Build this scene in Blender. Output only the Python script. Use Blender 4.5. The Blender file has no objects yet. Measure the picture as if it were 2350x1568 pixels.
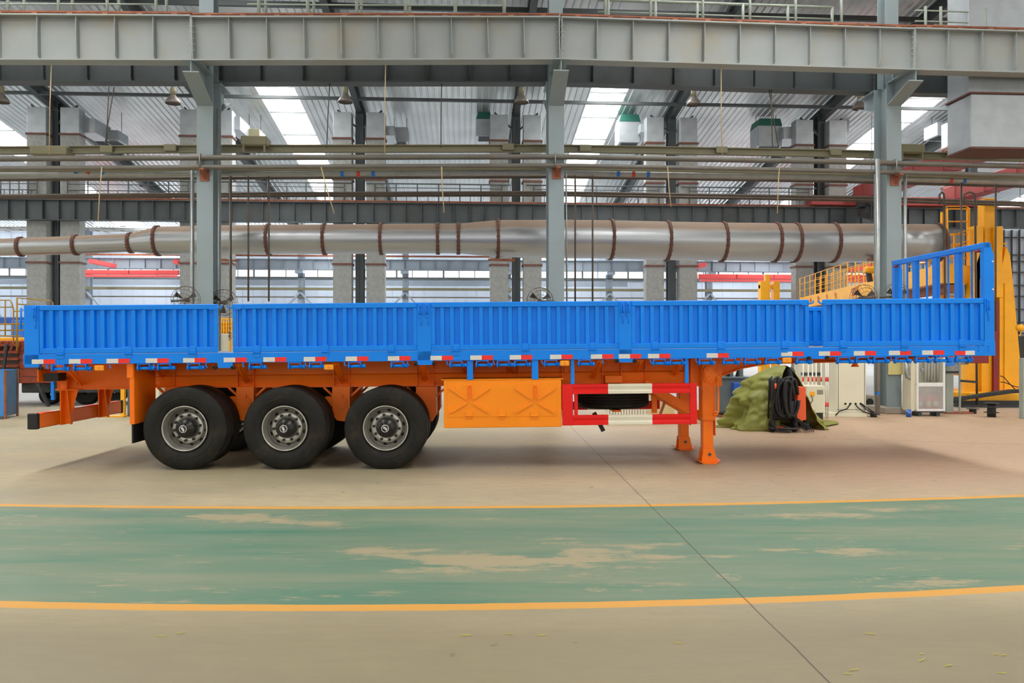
import bpy, bmesh, math, random
from mathutils import Vector, Matrix
R = random.Random(7)
S = bpy.context.scene
COL = S.collection

# ---------------------------------------------------------------- camera, world, exposure
FPX, CX, CY, CAMZ = 1820.0, 1175.0, 784.0, 1.72
cam = bpy.data.cameras.new('camera'); cam.lens = FPX / 2350 * 36; cam.sensor_width = 36
cam.clip_end = 400
co = bpy.data.objects.new('camera', cam); COL.objects.link(co)
co.location = (0, 0, CAMZ); co.rotation_euler = (math.pi / 2, 0, 0)
S.camera = co
S.view_settings.view_transform = 'Standard'; S.view_settings.look = 'None'
S.view_settings.gamma = 1; S.view_settings.exposure = 0.48
S.view_settings.use_curve_mapping = False
wd = bpy.data.worlds.new('overcast_sky'); S.world = wd; wd.use_nodes = True
bg = wd.node_tree.nodes['Background']
bg.inputs[0].default_value = (1.0, 0.97, 0.92, 1); bg.inputs[1].default_value = 1.1
S.cycles.max_bounces = 6; S.cycles.diffuse_bounces = 3; S.cycles.glossy_bounces = 2
S.cycles.transparent_max_bounces = 12; S.cycles.sample_clamp_indirect = 6
S.cycles.use_denoising = True

# building axes: x along the column row, y into the hall
ALPHA = math.asin(0.0584)
BF = Matrix.Translation((1.041, 18.39, 0)) @ Matrix.Rotation(ALPHA, 4, 'Z')
# daylight over the long translucent roof strips of the hall
SKY_A = [-11.249 + 16.15 * k for k in range(-3, 4)]
DAY = 18.0                                   # radiance of the daylight above the strips
for a_ in SKY_A:
    for b0_, z0_, b1_, z1_ in ((-20, 13.5, -11, 15.3), (-9, 15.35, -1, 13.5), (1.0, 13.5, 10, 15.35), (14.5, 14.85, 19.6, 14.2), (19.6, 14.2, 26, 13.3), (26, 13.3, 43.6, 10.6), (43.6, 10.6, 50, 11.0)):
        ld = bpy.data.lights.new('skylight_daylight', 'AREA'); ld.shape = 'RECTANGLE'; L_ = math.hypot(b1_ - b0_, z1_ - z0_)
        ld.size = 1.8; ld.size_y = L_; ld.energy = DAY * math.pi * 1.8 * L_; ld.color = (1.0, 0.98, 0.95)
        lo = bpy.data.objects.new('skylight_daylight', ld); COL.objects.link(lo)
        lo.matrix_world = BF @ Matrix.Translation((a_, (b0_ + b1_) / 2, (z0_ + z1_) / 2 + 0.12)) @ Matrix.Rotation(math.atan2(z1_ - z0_, b1_ - b0_), 4, 'X')
# daylight over the glazed roof behind the last column row
for k_ in range(4):
    ld = bpy.data.lights.new('skylight_daylight', 'AREA'); ld.shape = 'RECTANGLE'; ld.size = 25.5; ld.size_y = 5.4; ld.energy = 2.2 * math.pi * 25.5 * 5.4; ld.color = (1, 0.99, 0.97)
    lo = bpy.data.objects.new('skylight_daylight', ld); COL.objects.link(lo); lo.matrix_world = BF @ Matrix.Translation((-35 + 26 * k_, 47, 10.95))
# daylight outside the window band of the far wall
for k_ in range(4):
    ld = bpy.data.lights.new('window_daylight', 'AREA'); ld.shape = 'RECTANGLE'; ld.size = 25.5; ld.size_y = 0.75; ld.energy = 14 * math.pi * 25.5 * 0.75; ld.color = (0.95, 0.98, 1.0)
    lo = bpy.data.objects.new('window_daylight', ld); COL.objects.link(lo)
    lo.matrix_world = BF @ Matrix.Translation((-35 + 26 * k_, 50.6, 7.5)) @ Matrix.Rotation(-math.pi / 2, 4, 'X')
# ---------------------------------------------------------------- frames
PITCH = 0.0087
TX0, TY0 = -6.4615, 10.5
TF = Matrix.Translation((TX0, TY0, 0)) @ Matrix.Rotation(math.atan2(0.3, 13.04), 4, 'Z') @ Matrix.Rotation(-PITCH, 4, 'Y')
WF = Matrix.Identity(4)
INV = {}
def _hit(px, py, F, w):
    k = id(F)
    if k not in INV: INV[k] = F.inverted()
    I = INV[k]
    o = I @ Vector((0, 0, CAMZ)); d = I.to_3x3() @ Vector(((px - CX) / FPX, 1, -(py - CY) / FPX))
    t = (w - o.y) / d.y
    return o.x + d.x * t, o.z + d.z * t
def B(px, py, b): return _hit(px, py, BF, b)
def T(px, py, w): return _hit(px, py, TF, w)
def W(px, py, y): return _hit(px, py, WF, y)
def gy(py): return CAMZ * FPX / (py - CY)           # depth of a floor point seen at py

# ---------------------------------------------------------------- materials
def lin(c):
    r = []
    for v in c[:3]:
        v /= 255.0
        r.append(v / 12.92 if v <= 0.04045 else ((v + 0.055) / 1.055) ** 2.4)
    return (r[0], r[1], r[2], 1)
MATS = {}
def mat(name, c, rough=0.6, metal=0.0, var=0.12, scale=3.0, bump=0.0, bscale=60.0, dirt=None, damt=0.0, coord='Object', spec=0.5, dscale=2.0, stretch=None):
    if name in MATS: return MATS[name]
    m = bpy.data.materials.new(name); m.use_nodes = True; MATS[name] = m
    nt = m.node_tree; N = nt.nodes; L = nt.links; p = N['Principled BSDF']
    p.inputs['Roughness'].default_value = rough; p.inputs['Metallic'].default_value = metal
    p.inputs['Specular IOR Level'].default_value = spec
    tc = N.new('ShaderNodeTexCoord'); src = tc.outputs[coord]
    if stretch:
        mp = N.new('ShaderNodeMapping'); mp.inputs['Scale'].default_value = stretch
        L.new(src, mp.inputs[0]); src = mp.outputs[0]
    c0 = lin(c)
    nz = N.new('ShaderNodeTexNoise'); nz.inputs['Scale'].default_value = scale; nz.inputs['Detail'].default_value = 5
    L.new(src, nz.inputs['Vector'])
    mr = N.new('ShaderNodeMapRange'); mr.inputs[1].default_value = 0.3; mr.inputs[2].default_value = 0.7
    mr.inputs[3].default_value = 1 - var; mr.inputs[4].default_value = 1 + var
    L.new(nz.outputs[0], mr.inputs[0])
    mx = N.new('ShaderNodeVectorMath'); mx.operation = 'SCALE'; mx.inputs[0].default_value = c0[:3]
    L.new(mr.outputs[0], mx.inputs['Scale']); out = mx.outputs[0]
    if dirt:
        n2 = N.new('ShaderNodeTexNoise'); n2.inputs['Scale'].default_value = dscale; n2.inputs['Detail'].default_value = 8; n2.inputs['Roughness'].default_value = 0.7
        L.new(src, n2.inputs['Vector'])
        r2 = N.new('ShaderNodeMapRange'); r2.inputs[1].default_value = 0.5; r2.inputs[2].default_value = 0.7; r2.inputs[3].default_value = 0; r2.inputs[4].default_value = damt
        L.new(n2.outputs[0], r2.inputs[0])
        mm = N.new('ShaderNodeMix'); mm.data_type = 'RGBA'; mm.inputs[7].default_value = lin(dirt)
        L.new(r2.outputs[0], mm.inputs[0]); L.new(out, mm.inputs[6]); out = mm.outputs[2]
    L.new(out, p.inputs['Base Color'])
    if bump:
        n3 = N.new('ShaderNodeTexNoise'); n3.inputs['Scale'].default_value = bscale; n3.inputs['Detail'].default_value = 3
        L.new(src, n3.inputs['Vector'])
        bp = N.new('ShaderNodeBump'); bp.inputs['Strength'].default_value = bump; bp.inputs['Distance'].default_value = 0.02
        L.new(n3.outputs[0], bp.inputs['Height']); L.new(bp.outputs[0], p.inputs['Normal'])
    return m
M = dict(
    blue=mat('blue_paint', (0, 134, 246), 0.42, 0, 0.05, 2, bump=0.05, bscale=12, spec=0.3),
    orange=mat('orange_paint', (255, 122, 14), 0.42, 0, 0.06, 2, spec=0.3),
    box_orange=mat('box_orange_paint', (255, 146, 18), 0.45, 0, 0.03, 2, spec=0.3),
    red=mat('red_paint', (228, 16, 12), 0.38, 0, 0.04, 2, spec=0.35),
    cream=mat('white_paint', (228, 224, 205), 0.4, 0, 0.03, 2),
    refl_w=mat('reflective_white', (222, 220, 214), 0.5, 0, 0.06, 30),
    refl_r=mat('reflective_red', (245, 40, 30), 0.45, 0, 0.04, 30),
    rubber=mat('tyre_rubber', (25, 25, 22), 0.62, 0, 0.3, 6, dirt=(66, 56, 38), damt=0.5, dscale=4, spec=0.3),
    black=mat('black_rubber', (22, 22, 22), 0.6, 0, 0.2, 5),
    hub=mat('hub_black', (26, 25, 22), 0.35, 0, 0.15, 8),
    rim=mat('silver_rim', (188, 186, 178), 0.36, 0.75, 0.06, 6),
    amber=mat('amber_lens', (255, 160, 10), 0.25, 0, 0.03, 5),
    steel=mat('grey_steel_paint', (138, 153, 158), 0.55, 0, 0.07, 0.8, dirt=(150, 138, 112), damt=0.35, dscale=0.6),
    steel2=mat('grey_girder_paint', (150, 156, 156), 0.6, 0, 0.08, 0.7, dirt=(156, 146, 122), damt=0.6, dscale=0.5),
    dksteel=mat('dark_steel_paint', (70, 77, 80), 0.6, 0, 0.12, 0.8, dirt=(58, 54, 48), damt=0.5, dscale=0.6),
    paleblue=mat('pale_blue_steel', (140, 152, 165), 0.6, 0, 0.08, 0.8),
    rust=mat('rusty_rail', (140, 84, 60), 0.75, 0, 0.3, 4),
    pipe=mat('painted_pipe', (104, 101, 94), 0.5, 0.1, 0.15, 1.5, dirt=(104, 84, 64), damt=0.6, dscale=1.2),
    galv=mat('galvanised_pipe', (158, 162, 162), 0.38, 0.6, 0.12, 4),
    brownrod=mat('brown_rod', (86, 76, 66), 0.6, 0, 0.15, 4),
    olive=mat('olive_beam', (120, 117, 92), 0.6, 0, 0.08, 1),
    railing=mat('railing_paint', (150, 160, 150), 0.55, 0, 0.1, 2),
    insul=mat('foil_insulation', (138, 140, 138), 0.6, 0.1, 0.14, 6, bump=0.9, bscale=9),
    sheet=mat('galvanised_sheet', (158, 165, 170), 0.45, 0.35, 0.10, 2.5),
    band=mat('brown_flange', (98, 62, 52), 0.7, 0, 0.15, 5),
    yellow=mat('yellow_paint', (248, 176, 4), 0.45, 0, 0.06, 1.5, dirt=(200, 128, 20), damt=0.4, dscale=1),
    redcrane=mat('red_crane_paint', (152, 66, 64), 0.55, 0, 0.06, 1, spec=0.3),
    redfar=mat('hazy_red_paint', (226, 84, 84), 0.5, 0, 0.06, 1),  # red of the far cranes, with the distance haze mixed into the colour
    beige=mat('beige_cabinet', (222, 218, 194), 0.5, 0, 0.03, 2),
    olivegreen=mat('olive_tarpaulin', (122, 124, 46), 0.5, 0, 0.12, 3, bump=0.3, bscale=7),
    welder=mat('orange_welder', (250, 100, 48), 0.45, 0, 0.03, 3),
    white=mat('white_metal', (225, 226, 226), 0.4, 0, 0.03, 3),
    concrete=mat('concrete', (158, 152, 140), 0.85, 0, 0.12, 5),
    bluebox=mat('blue_bin', (46, 130, 205), 0.5, 0, 0.12, 3, dirt=(110, 90, 60), damt=0.6, dscale=3),
    tealbox=mat('dull_blue_bin', (30, 82, 118), 0.6, 0, 0.2, 4, dirt=(110, 70, 40), damt=0.5, dscale=3),
    rustyred=mat('rusty_red_frame', (150, 66, 40), 0.7, 0, 0.25, 3, dirt=(60, 42, 34), damt=0.8, dscale=3),
    darkmetal=mat('dark_metal', (48, 50, 52), 0.5, 0.2, 0.2, 4),
    greymach=mat('grey_machine', (92, 104, 110), 0.5, 0, 0.15, 3),
    machblue=mat('machine_blue', (28, 88, 180), 0.45, 0, 0.08, 3),
    bluepaint2=mat('bright_blue_box', (30, 120, 225), 0.5, 0, 0.03, 3),
    maroon=mat('maroon_box', (132, 34, 44), 0.5, 0, 0.05, 3),
    wood=mat('pale_wood', (214, 188, 138), 0.7, 0, 0.1, 4),
    rope=mat('rope', (190, 168, 130), 0.8, 0, 0.1, 8),
    paper=mat('yellow_paper', (228, 218, 150), 0.8, 0, 0.05, 6),
    green=mat('dark_green_hood', (18, 92, 78), 0.6, 0, 0.1, 4),
    lampgrey=mat('lamp_shade_grey', (112, 106, 100), 0.45, 0.3, 0.08, 6),
    bluestripe=mat('blue_band', (30, 110, 200), 0.5, 0, 0.05, 5),
    redstripe=mat('red_band', (190, 60, 40), 0.5, 0, 0.05, 5),
    letter=mat('red_lettering', (176, 40, 46), 0.6, 0, 0.05, 5),
    post_w=mat('barrier_white', (225, 222, 215), 0.5, 0, 0.03, 5),
    deck=mat('deck_plate', (120, 120, 112), 0.6, 0.1, 0.2, 4),
    wallpanel=mat('wall_sheet', (164, 176, 192), 0.6, 0, 0.05, 0.5),
    roof=mat('roof_sheet', (204, 210, 212), 0.28, 0.45, 0.14, 0.5),
    straw=mat('straw_yellow', (210, 200, 60), 0.8, 0, 0.05, 5),
)
def silver_duct():
    m = bpy.data.materials.new('dusty_silver_duct'); m.use_nodes = True
    nt = m.node_tree; N = nt.nodes; L = nt.links; p = N['Principled BSDF']
    g = N.new('ShaderNodeNewGeometry'); sx = N.new('ShaderNodeSeparateXYZ'); L.new(g.outputs['Normal'], sx.inputs[0])
    tc = N.new('ShaderNodeTexCoord'); nz = N.new('ShaderNodeTexNoise'); nz.inputs['Scale'].default_value = 1.6; nz.inputs['Detail'].default_value = 6
    L.new(tc.outputs['Object'], nz.inputs['Vector'])
    ad = N.new('ShaderNodeMath'); ad.operation = 'MULTIPLY_ADD'; ad.inputs[1].default_value = 0.18; L.new(nz.outputs[0], ad.inputs[0]); L.new(sx.outputs[2], ad.inputs[2])
    mr = N.new('ShaderNodeMapRange'); mr.inputs[1].default_value = 0.42; mr.inputs[2].default_value = 0.66   # dust settled on the upper side
    L.new(ad.outputs[0], mr.inputs[0])
    mc = N.new('ShaderNodeMix'); mc.data_type = 'RGBA'; mc.inputs[6].default_value = lin((176, 180, 184)); mc.inputs[7].default_value = lin((146, 126, 110))
    L.new(mr.outputs[0], mc.inputs[0]); L.new(mc.outputs[2], p.inputs['Base Color'])
    m2 = N.new('ShaderNodeMapRange'); m2.inputs[3].default_value = 0.7; m2.inputs[4].default_value = 0.0
    L.new(mr.outputs[0], m2.inputs[0]); L.new(m2.outputs[0], p.inputs['Metallic'])
    m3 = N.new('ShaderNodeMapRange'); m3.inputs[3].default_value = 0.33; m3.inputs[4].default_value = 0.8
    L.new(mr.outputs[0], m3.inputs[0]); L.new(m3.outputs[0], p.inputs['Roughness'])
    return m
M['duct'] = silver_duct()
def glass_mat(name, tr, col=(0.9, 0.95, 0.97, 1), rough=0.1, trans=0.0):
    m = bpy.data.materials.new(name); m.use_nodes = True
    nt = m.node_tree; N = nt.nodes; L = nt.links
    for n in list(N):
        if n.type != 'OUTPUT_MATERIAL': N.remove(n)
    t = N.new('ShaderNodeBsdfTransparent'); t.inputs[0].default_value = col
    if trans: g = N.new('ShaderNodeBsdfTranslucent'); g.inputs[0].default_value = (0.85, 0.85, 0.82, 1)
    else:
        g = N.new('ShaderNodeBsdfGlossy'); g.inputs['Roughness'].default_value = rough
    x = N.new('ShaderNodeMixShader'); x.inputs[0].default_value = 1 - tr
    nz = N.new('ShaderNodeTexNoise'); nz.inputs['Scale'].default_value = 0.8; nz.inputs['Detail'].default_value = 4
    r = N.new('ShaderNodeMapRange'); r.inputs[1].default_value = 0.35; r.inputs[2].default_value = 0.75; r.inputs[3].default_value = 1 - tr; r.inputs[4].default_value = min(1, 1 - tr + 0.15)
    L.new(nz.outputs[0], r.inputs[0]); L.new(r.outputs[0], x.inputs[0])
    L.new(t.outputs[0], x.inputs[1]); L.new(g.outputs[0], x.inputs[2])
    L.new(x.outputs[0], [n for n in N if n.type == 'OUTPUT_MATERIAL'][0].inputs[0])
    return m
M['pane'] = glass_mat('window_pane', 0.96, (0.98, 0.99, 1, 1))
M['skypane'] = glass_mat('skylight_pane', 0.8, (1, 1, 1, 1), 0.3, trans=1)
M['frost'] = glass_mat('cabinet_glass', 0.78, (0.95, 0.96, 0.96, 1), 0.4)

def floor_mat():
    m = bpy.data.materials.new('painted_concrete_floor'); m.use_nodes = True
    nt = m.node_tree; N = nt.nodes; L = nt.links; p = N['Principled BSDF']
    def math_(op, a, b=None, c=None):
        n = N.new('ShaderNodeMath'); n.operation = op
        for i, v in enumerate((a, b, c)):
            if v is None: continue
            if isinstance(v, (int, float)): n.inputs[i].default_value = v
            else: L.new(v, n.inputs[i])
        return n.outputs[0]
    tc = N.new('ShaderNodeTexCoord'); sp = N.new('ShaderNodeSeparateXYZ'); L.new(tc.outputs['Object'], sp.inputs[0])
    X, Y = sp.outputs[0], sp.outputs[1]
    def noise(scale, detail=6, rough=0.6, st=(1, 1, 1)):
        mp = N.new('ShaderNodeMapping'); mp.inputs['Scale'].default_value = st; L.new(tc.outputs['Object'], mp.inputs[0])
        n = N.new('ShaderNodeTexNoise'); n.inputs['Scale'].default_value = scale; n.inputs['Detail'].default_value = detail; n.inputs['Roughness'].default_value = rough
        L.new(mp.outputs[0], n.inputs['Vector']); return n.outputs[0]
    def rng(v, a, b, c=0, d=1):
        n = N.new('ShaderNodeMapRange'); n.inputs[1].default_value = a; n.inputs[2].default_value = b; n.inputs[3].default_value = c; n.inputs[4].default_value = d
        L.new(v, n.inputs[0]); return n.outputs[0]
    def mix(f, a, b):
        n = N.new('ShaderNodeMix'); n.data_type = 'RGBA'
        for i, v in ((0, f), (6, a), (7, b)):
            if isinstance(v, (int, float)): n.inputs[i].default_value = v
            elif isinstance(v, tuple): n.inputs[i].default_value = v
            else: L.new(v, n.inputs[i])
        return n.outputs[2]
    def quad(pts):   # quadratic through three (x, y) points
        (x1, y1), (x2, y2), (x3, y3) = pts
        a = ((y3 - y1) / (x3 - x1) - (y2 - y1) / (x2 - x1)) / (x3 - x2)
        b = (y2 - y1) / (x2 - x1) - a * (x1 + x2); c = y1 - a * x1 * x1 - b * x1
        xx = math_('MULTIPLY', X, X)
        return math_('MULTIPLY_ADD', xx, a, math_('MULTIPLY_ADD', X, b, c))
    def fp(px, py): y = gy(py); return ((px - CX) * y / FPX, y)
    wob = math_('MULTIPLY', math_('SUBTRACT', noise(3.0, 3), 0.5), 0.03)
    far = math_('ADD', quad([fp(0, 1159.5), fp(1000, 1165), fp(2350, 1138)]), wob)
    near = math_('ADD', quad([fp(0, 1387), fp(1100, 1393), fp(2350, 1350)]), wob)
    # concrete
    far_in = rng(Y, 19.0, 24.0)
    n1 = noise(0.5, 8, 0.65, (0.5, 1.6, 1)); n2 = noise(6, 8, 0.7, (0.6, 2, 1))
    base = mix(rng(n1, 0.35, 0.65), lin((150, 141, 113)), lin((176, 162, 128)))
    pink = math_('MULTIPLY', rng(X, -2.0, 5.0), rng(Y, 7.5, 10.0))
    base = mix(math_('MULTIPLY', pink, 0.55), base, lin((196, 152, 126)))
    base = mix(rng(n2, 0.35, 0.75, 0.0, 0.55), base, lin((132, 122, 104)))
    spots = noise(7, 2, 0.5); base = mix(rng(spots, 0.72, 0.76, 0, 0.7), base, lin((96, 86, 72)))
    base = mix(far_in, base, lin((160, 162, 163)))
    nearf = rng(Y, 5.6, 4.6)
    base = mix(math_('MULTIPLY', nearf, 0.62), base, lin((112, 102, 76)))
    # green paint
    g1 = noise(0.9, 8, 0.7, (0.3, 1.8, 1)); g2 = noise(2.2, 6, 0.6, (0.14, 2.0, 1))
    green = mix(rng(g1, 0.35, 0.68), lin((78, 116, 94)), lin((122, 128, 104)))
    green = mix(rng(g2, 0.56, 0.72, 0, 0.75), green, lin((52, 110, 84)))
    ing = math_('MULTIPLY', math_('GREATER_THAN', Y, near), math_('LESS_THAN', Y, far))
    worn = noise(2.0, 14, 0.74, (0.38, 1.25, 1))
    blobs = None            # the places where the paint is worn through, as they lie on the floor
    for px_, py_, rx_, ry_, s_ in ((1110, 1300, 1.0, 0.45, 0.17), (1060, 1265, 0.8, 0.3, 0.12), (840, 1268, 0.6, 0.22, 0.13), (540, 1193, 1.0, 0.32, 0.15), (400, 1180, 0.9, 0.3, 0.08), (720, 1190, 0.8, 0.25, 0.08), (1390, 1270, 1.0, 0.42, 0.13), (1450, 1300, 0.8, 0.3, 0.08), (1760, 1268, 0.9, 0.3, 0.13), (1920, 1265, 0.5, 0.42, 0.13), (1690, 1325, 0.4, 0.3, 0.13), (1820, 1345, 0.8, 0.25, 0.12), (2010, 1338, 0.5, 0.2, 0.12), (1270, 1300, 0.5, 0.3, 0.1), (2200, 1175, 1.2, 0.3, 0.08), (80, 1340, 0.6, 0.25, 0.08), (1880, 1182, 0.9, 0.2, 0.09), (2230, 1250, 0.8, 0.25, 0.07)):
        cx_, cy_ = fp(px_, py_)
        dx = math_('MULTIPLY', math_('SUBTRACT', X, cx_), 1 / rx_); dy = math_('MULTIPLY', math_('SUBTRACT', Y, cy_), 1 / ry_)
        d2 = math_('ADD', math_('MULTIPLY', dx, dx), math_('MULTIPLY', dy, dy))
        gb = math_('MULTIPLY', math_('POWER', 2.718, math_('MULTIPLY', d2, -1.0)), s_)
        blobs = gb if blobs is None else math_('MAXIMUM', blobs, gb)
    wmask = rng(math_('ADD', worn, blobs), 0.605, 0.66, 0, 0.85)
    wmask = math_('MAXIMUM', wmask, rng(math_('ADD', noise(7, 10, 0.72, (0.22, 1.4, 1)), math_('MULTIPLY', rng(noise(0.45, 3), 0.4, 0.65), 0.06)), 0.645, 0.68, 0, 0.7))
    gcol = mix(wmask, green, lin((156, 142, 110)))
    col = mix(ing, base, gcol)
    # yellow lines
    def band(c, w):
        return math_('LESS_THAN', math_('ABSOLUTE', math_('SUBTRACT', Y, c)), w)
    yl = math_('MAXIMUM', band(far, 0.058), band(near, 0.062))
    yw = rng(noise(9, 6, 0.7), 0.62, 0.74, 0, 0.7)
    ycol = mix(yw, lin((202, 146, 56)), lin((170, 150, 110)))
    col = mix(yl, col, ycol)
    # expansion joint cut across the slab, and a cross joint
    jp = [fp(1310, 980), fp(1483, 1157), fp(1905, 1568)]
    (xa, ya), (xb, yb) = jp[0], jp[2]
    jw = math_('MULTIPLY', math_('SUBTRACT', noise(1.2, 4), 0.5), 0.04)
    jx = math_('ADD', math_('MULTIPLY_ADD', Y, (xb - xa) / (yb - ya), xa - ya * (xb - xa) / (yb - ya)), jw)
    jm = math_('LESS_THAN', math_('ABSOLUTE', math_('SUBTRACT', X, jx)), 0.0055)
    cr = math_('MULTIPLY', math_('LESS_THAN', math_('ABSOLUTE', math_('SUBTRACT', Y, math_('MULTIPLY_ADD', X, -0.28, 15.6))), 0.01), math_('GREATER_THAN', X, 4.6))
    col = mix(math_('MULTIPLY', math_('MAXIMUM', jm, cr), 0.75), col, lin((48, 42, 34)))
    L.new(col, p.inputs['Base Color'])
    p.inputs['Roughness'].default_value = 0.55
    L.new(rng(n1, 0.3, 0.7, 0.5, 0.72), p.inputs['Roughness'])
    bp = N.new('ShaderNodeBump'); bp.inputs['Strength'].default_value = 0.25; bp.inputs['Distance'].default_value = 0.005
    L.new(n2, bp.inputs['Height']); L.new(bp.outputs[0], p.inputs['Normal'])
    return m
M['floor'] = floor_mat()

# ---------------------------------------------------------------- mesh builder
ORI = {}
class G:
    def __init__(s): s.v = []; s.f = []; s.mi = []; s.sm = []; s.m = 0; s.smooth = False
    def quad(s, *i): s.f.append(tuple(i)); s.mi.append(s.m); s.sm.append(s.smooth)
    def add(s, vs, fs):
        o = len(s.v); s.v += [tuple(v) for v in vs]
        for f in fs: s.quad(*[o + i for i in f])
    def box(s, x0, x1, y0, y1, z0, z1):
        x0, x1 = min(x0, x1), max(x0, x1); y0, y1 = min(y0, y1), max(y0, y1); z0, z1 = min(z0, z1), max(z0, z1)
        s.add([(x0, y0, z0), (x1, y0, z0), (x1, y1, z0), (x0, y1, z0), (x0, y0, z1), (x1, y0, z1), (x1, y1, z1), (x0, y1, z1)],
              [(0, 3, 2, 1), (4, 5, 6, 7), (0, 1, 5, 4), (1, 2, 6, 5), (2, 3, 7, 6), (3, 0, 4, 7)])
        return s
    def bbox(s, x0, x1, y0, y1, z0, z1, b=0.006):
        """box with chamfered edges"""
        x0, x1 = min(x0, x1), max(x0, x1); y0, y1 = min(y0, y1), max(y0, y1); z0, z1 = min(z0, z1), max(z0, z1)
        bm = bmesh.new(); bmesh.ops.create_cube(bm, size=1)
        for v in bm.verts: v.co = Vector(((x0 + x1) / 2 + v.co.x * (x1 - x0), (y0 + y1) / 2 + v.co.y * (y1 - y0), (z0 + z1) / 2 + v.co.z * (z1 - z0)))
        b = min(b, 0.4 * min(x1 - x0, y1 - y0, z1 - z0))
        bmesh.ops.bevel(bm, geom=bm.edges[:], offset=b, segments=1, affect='EDGES')
        bm.verts.index_update(); s.add([v.co.copy() for v in bm.verts], [[v.index for v in f.verts] for f in bm.faces]); bm.free()
        return s
    def bar(s, p, q, wx, wy=None, up=(0, 0, 1)):
        """rectangular bar from p to q; wx across, wy along 'up'"""
        p = Vector(p); q = Vector(q); wy = wy or wx; d = (q - p).normalized(); u = Vector(up)
        if abs(d.dot(u)) > 0.99: u = Vector((0, 1, 0))
        x = d.cross(u).normalized(); z = x.cross(d).normalized(); x = x * wx / 2; z = z * wy / 2
        vs = [p - x - z, p + x - z, p + x + z, p - x + z, q - x - z, q + x - z, q + x + z, q - x + z]
        s.add(vs, [(0, 1, 2, 3), (7, 6, 5, 4), (0, 4, 5, 1), (1, 5, 6, 2), (2, 6, 7, 3), (3, 7, 4, 0)]); return s
    def tube(s, pts, r, n=8, cap=True):
        pts = [Vector(p) for p in pts]; rs = r if isinstance(r, (list, tuple)) else [r] * len(pts)
        o = len(s.v); prev = None
        for i, p in enumerate(pts):
            d = (pts[min(i + 1, len(pts) - 1)] - pts[max(i - 1, 0)]).normalized()
            if prev is None:
                u = Vector((0, 0, 1)) if abs(d.z) < 0.9 else Vector((0, 1, 0)); a = d.cross(u).normalized()
            else:
                a = (prev - d * prev.dot(d))
                a = a.normalized() if a.length > 1e-6 else d.orthogonal().normalized()
            prev = a; b = d.cross(a)
            for k in range(n):
                t = 2 * math.pi * k / n; s.v.append(tuple(p + (a * math.cos(t) + b * math.sin(t)) * rs[i]))
        sm = s.smooth; s.smooth = True
        for i in range(len(pts) - 1):
            for k in range(n):
                k2 = (k + 1) % n; s.quad(o + i * n + k, o + i * n + k2, o + (i + 1) * n + k2, o + (i + 1) * n + k)
        s.smooth = sm
        if cap:
            s.quad(*[o + k for k in range(n - 1, -1, -1)]); s.quad(*[o + (len(pts) - 1) * n + k for k in range(n)])
        return s
    def lathe(s, prof, c, axis='y', n=32, smooth=True, close=False):
        """prof: list of (along, radius[, mat]); c centre"""
        c = Vector(c); o = len(s.v)
        for pr in prof:
            t, r = pr[0], pr[1]
            for k in range(n):
                a = 2 * math.pi * k / n; u, w = r * math.cos(a), r * math.sin(a)
                s.v.append(tuple(c + (Vector((u, t, w)) if axis == 'y' else Vector((t, u, w)) if axis == 'x' else Vector((u, w, t)))))
        sm, m0 = s.smooth, s.m; s.smooth = smooth
        for i in range(len(prof) - 1):
            if len(prof[i]) > 2: s.m = prof[i][2]
            for k in range(n):
                k2 = (k + 1) % n; q = (o + i * n + k, o + i * n + k2, o + (i + 1) * n + k2, o + (i + 1) * n + k)
                s.quad(*(q if axis != 'y' else q[::-1]))
        s.smooth = sm; s.m = m0
        return s
    def prism(s, poly, y0, y1, ax='y'):
        """polygon in x-z extruded along y (ax='x': polygon in y-z extruded along x; 'z': polygon in x-y)"""
        n = len(poly); f = (lambda a, b, t: (a, t, b)) if ax == 'y' else (lambda a, b, t: (t, a, b)) if ax == 'x' else (lambda a, b, t: (a, b, t))
        vs = [f(a, b, y0) for a, b in poly] + [f(a, b, y1) for a, b in poly]
        fs = [tuple(range(n)), tuple(range(2 * n - 1, n - 1, -1))] + [(i, n + i, n + (i + 1) % n, (i + 1) % n) for i in range(n)]
        s.add(vs, fs); return s
    def mesh(s, name, mats, ori=Vector((0, 0, 0))):
        me = bpy.data.meshes.new(name)
        me.from_pydata([tuple(Vector(v) - ori) for v in s.v], [], s.f)
        for m in (mats if isinstance(mats, (list, tuple)) else [mats]): me.materials.append(M[m] if isinstance(m, str) else m)
        me.polygons.foreach_set('material_index', s.mi); me.polygons.foreach_set('use_smooth', s.sm)
        bm = bmesh.new(); bm.from_mesh(me); bmesh.ops.recalc_face_normals(bm, faces=bm.faces); bm.to_mesh(me); bm.free()
        me.update(); return me
    def part(s, name, mats, parent, label=None, ori=None):
        """child of parent, authored in the parent's frame"""
        fr, po = ORI[parent]
        ori = po if ori is None else Vector(ori)
        o = bpy.data.objects.new(name, s.mesh(name, mats, ori)); COL.objects.link(o); o.parent = parent
        o.location = ori - po
        ORI[o] = (fr, ori)
        if label: o['label'] = label
        return o
    def thing(s, name, mats, label, cat, frame, ori, group=None, kind=None):
        ori = Vector(ori); o = bpy.data.objects.new(name, s.mesh(name, mats, ori)); COL.objects.link(o)
        o.matrix_world = frame @ Matrix.Translation(ori); ORI[o] = (frame, ori); tag(o, label, cat, group, kind); return o
def tag(o, label=None, cat=None, group=None, kind=None):
    if label: o['label'] = label
    if cat: o['category'] = cat
    if group: o['group'] = group
    if kind: o['kind'] = kind
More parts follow.
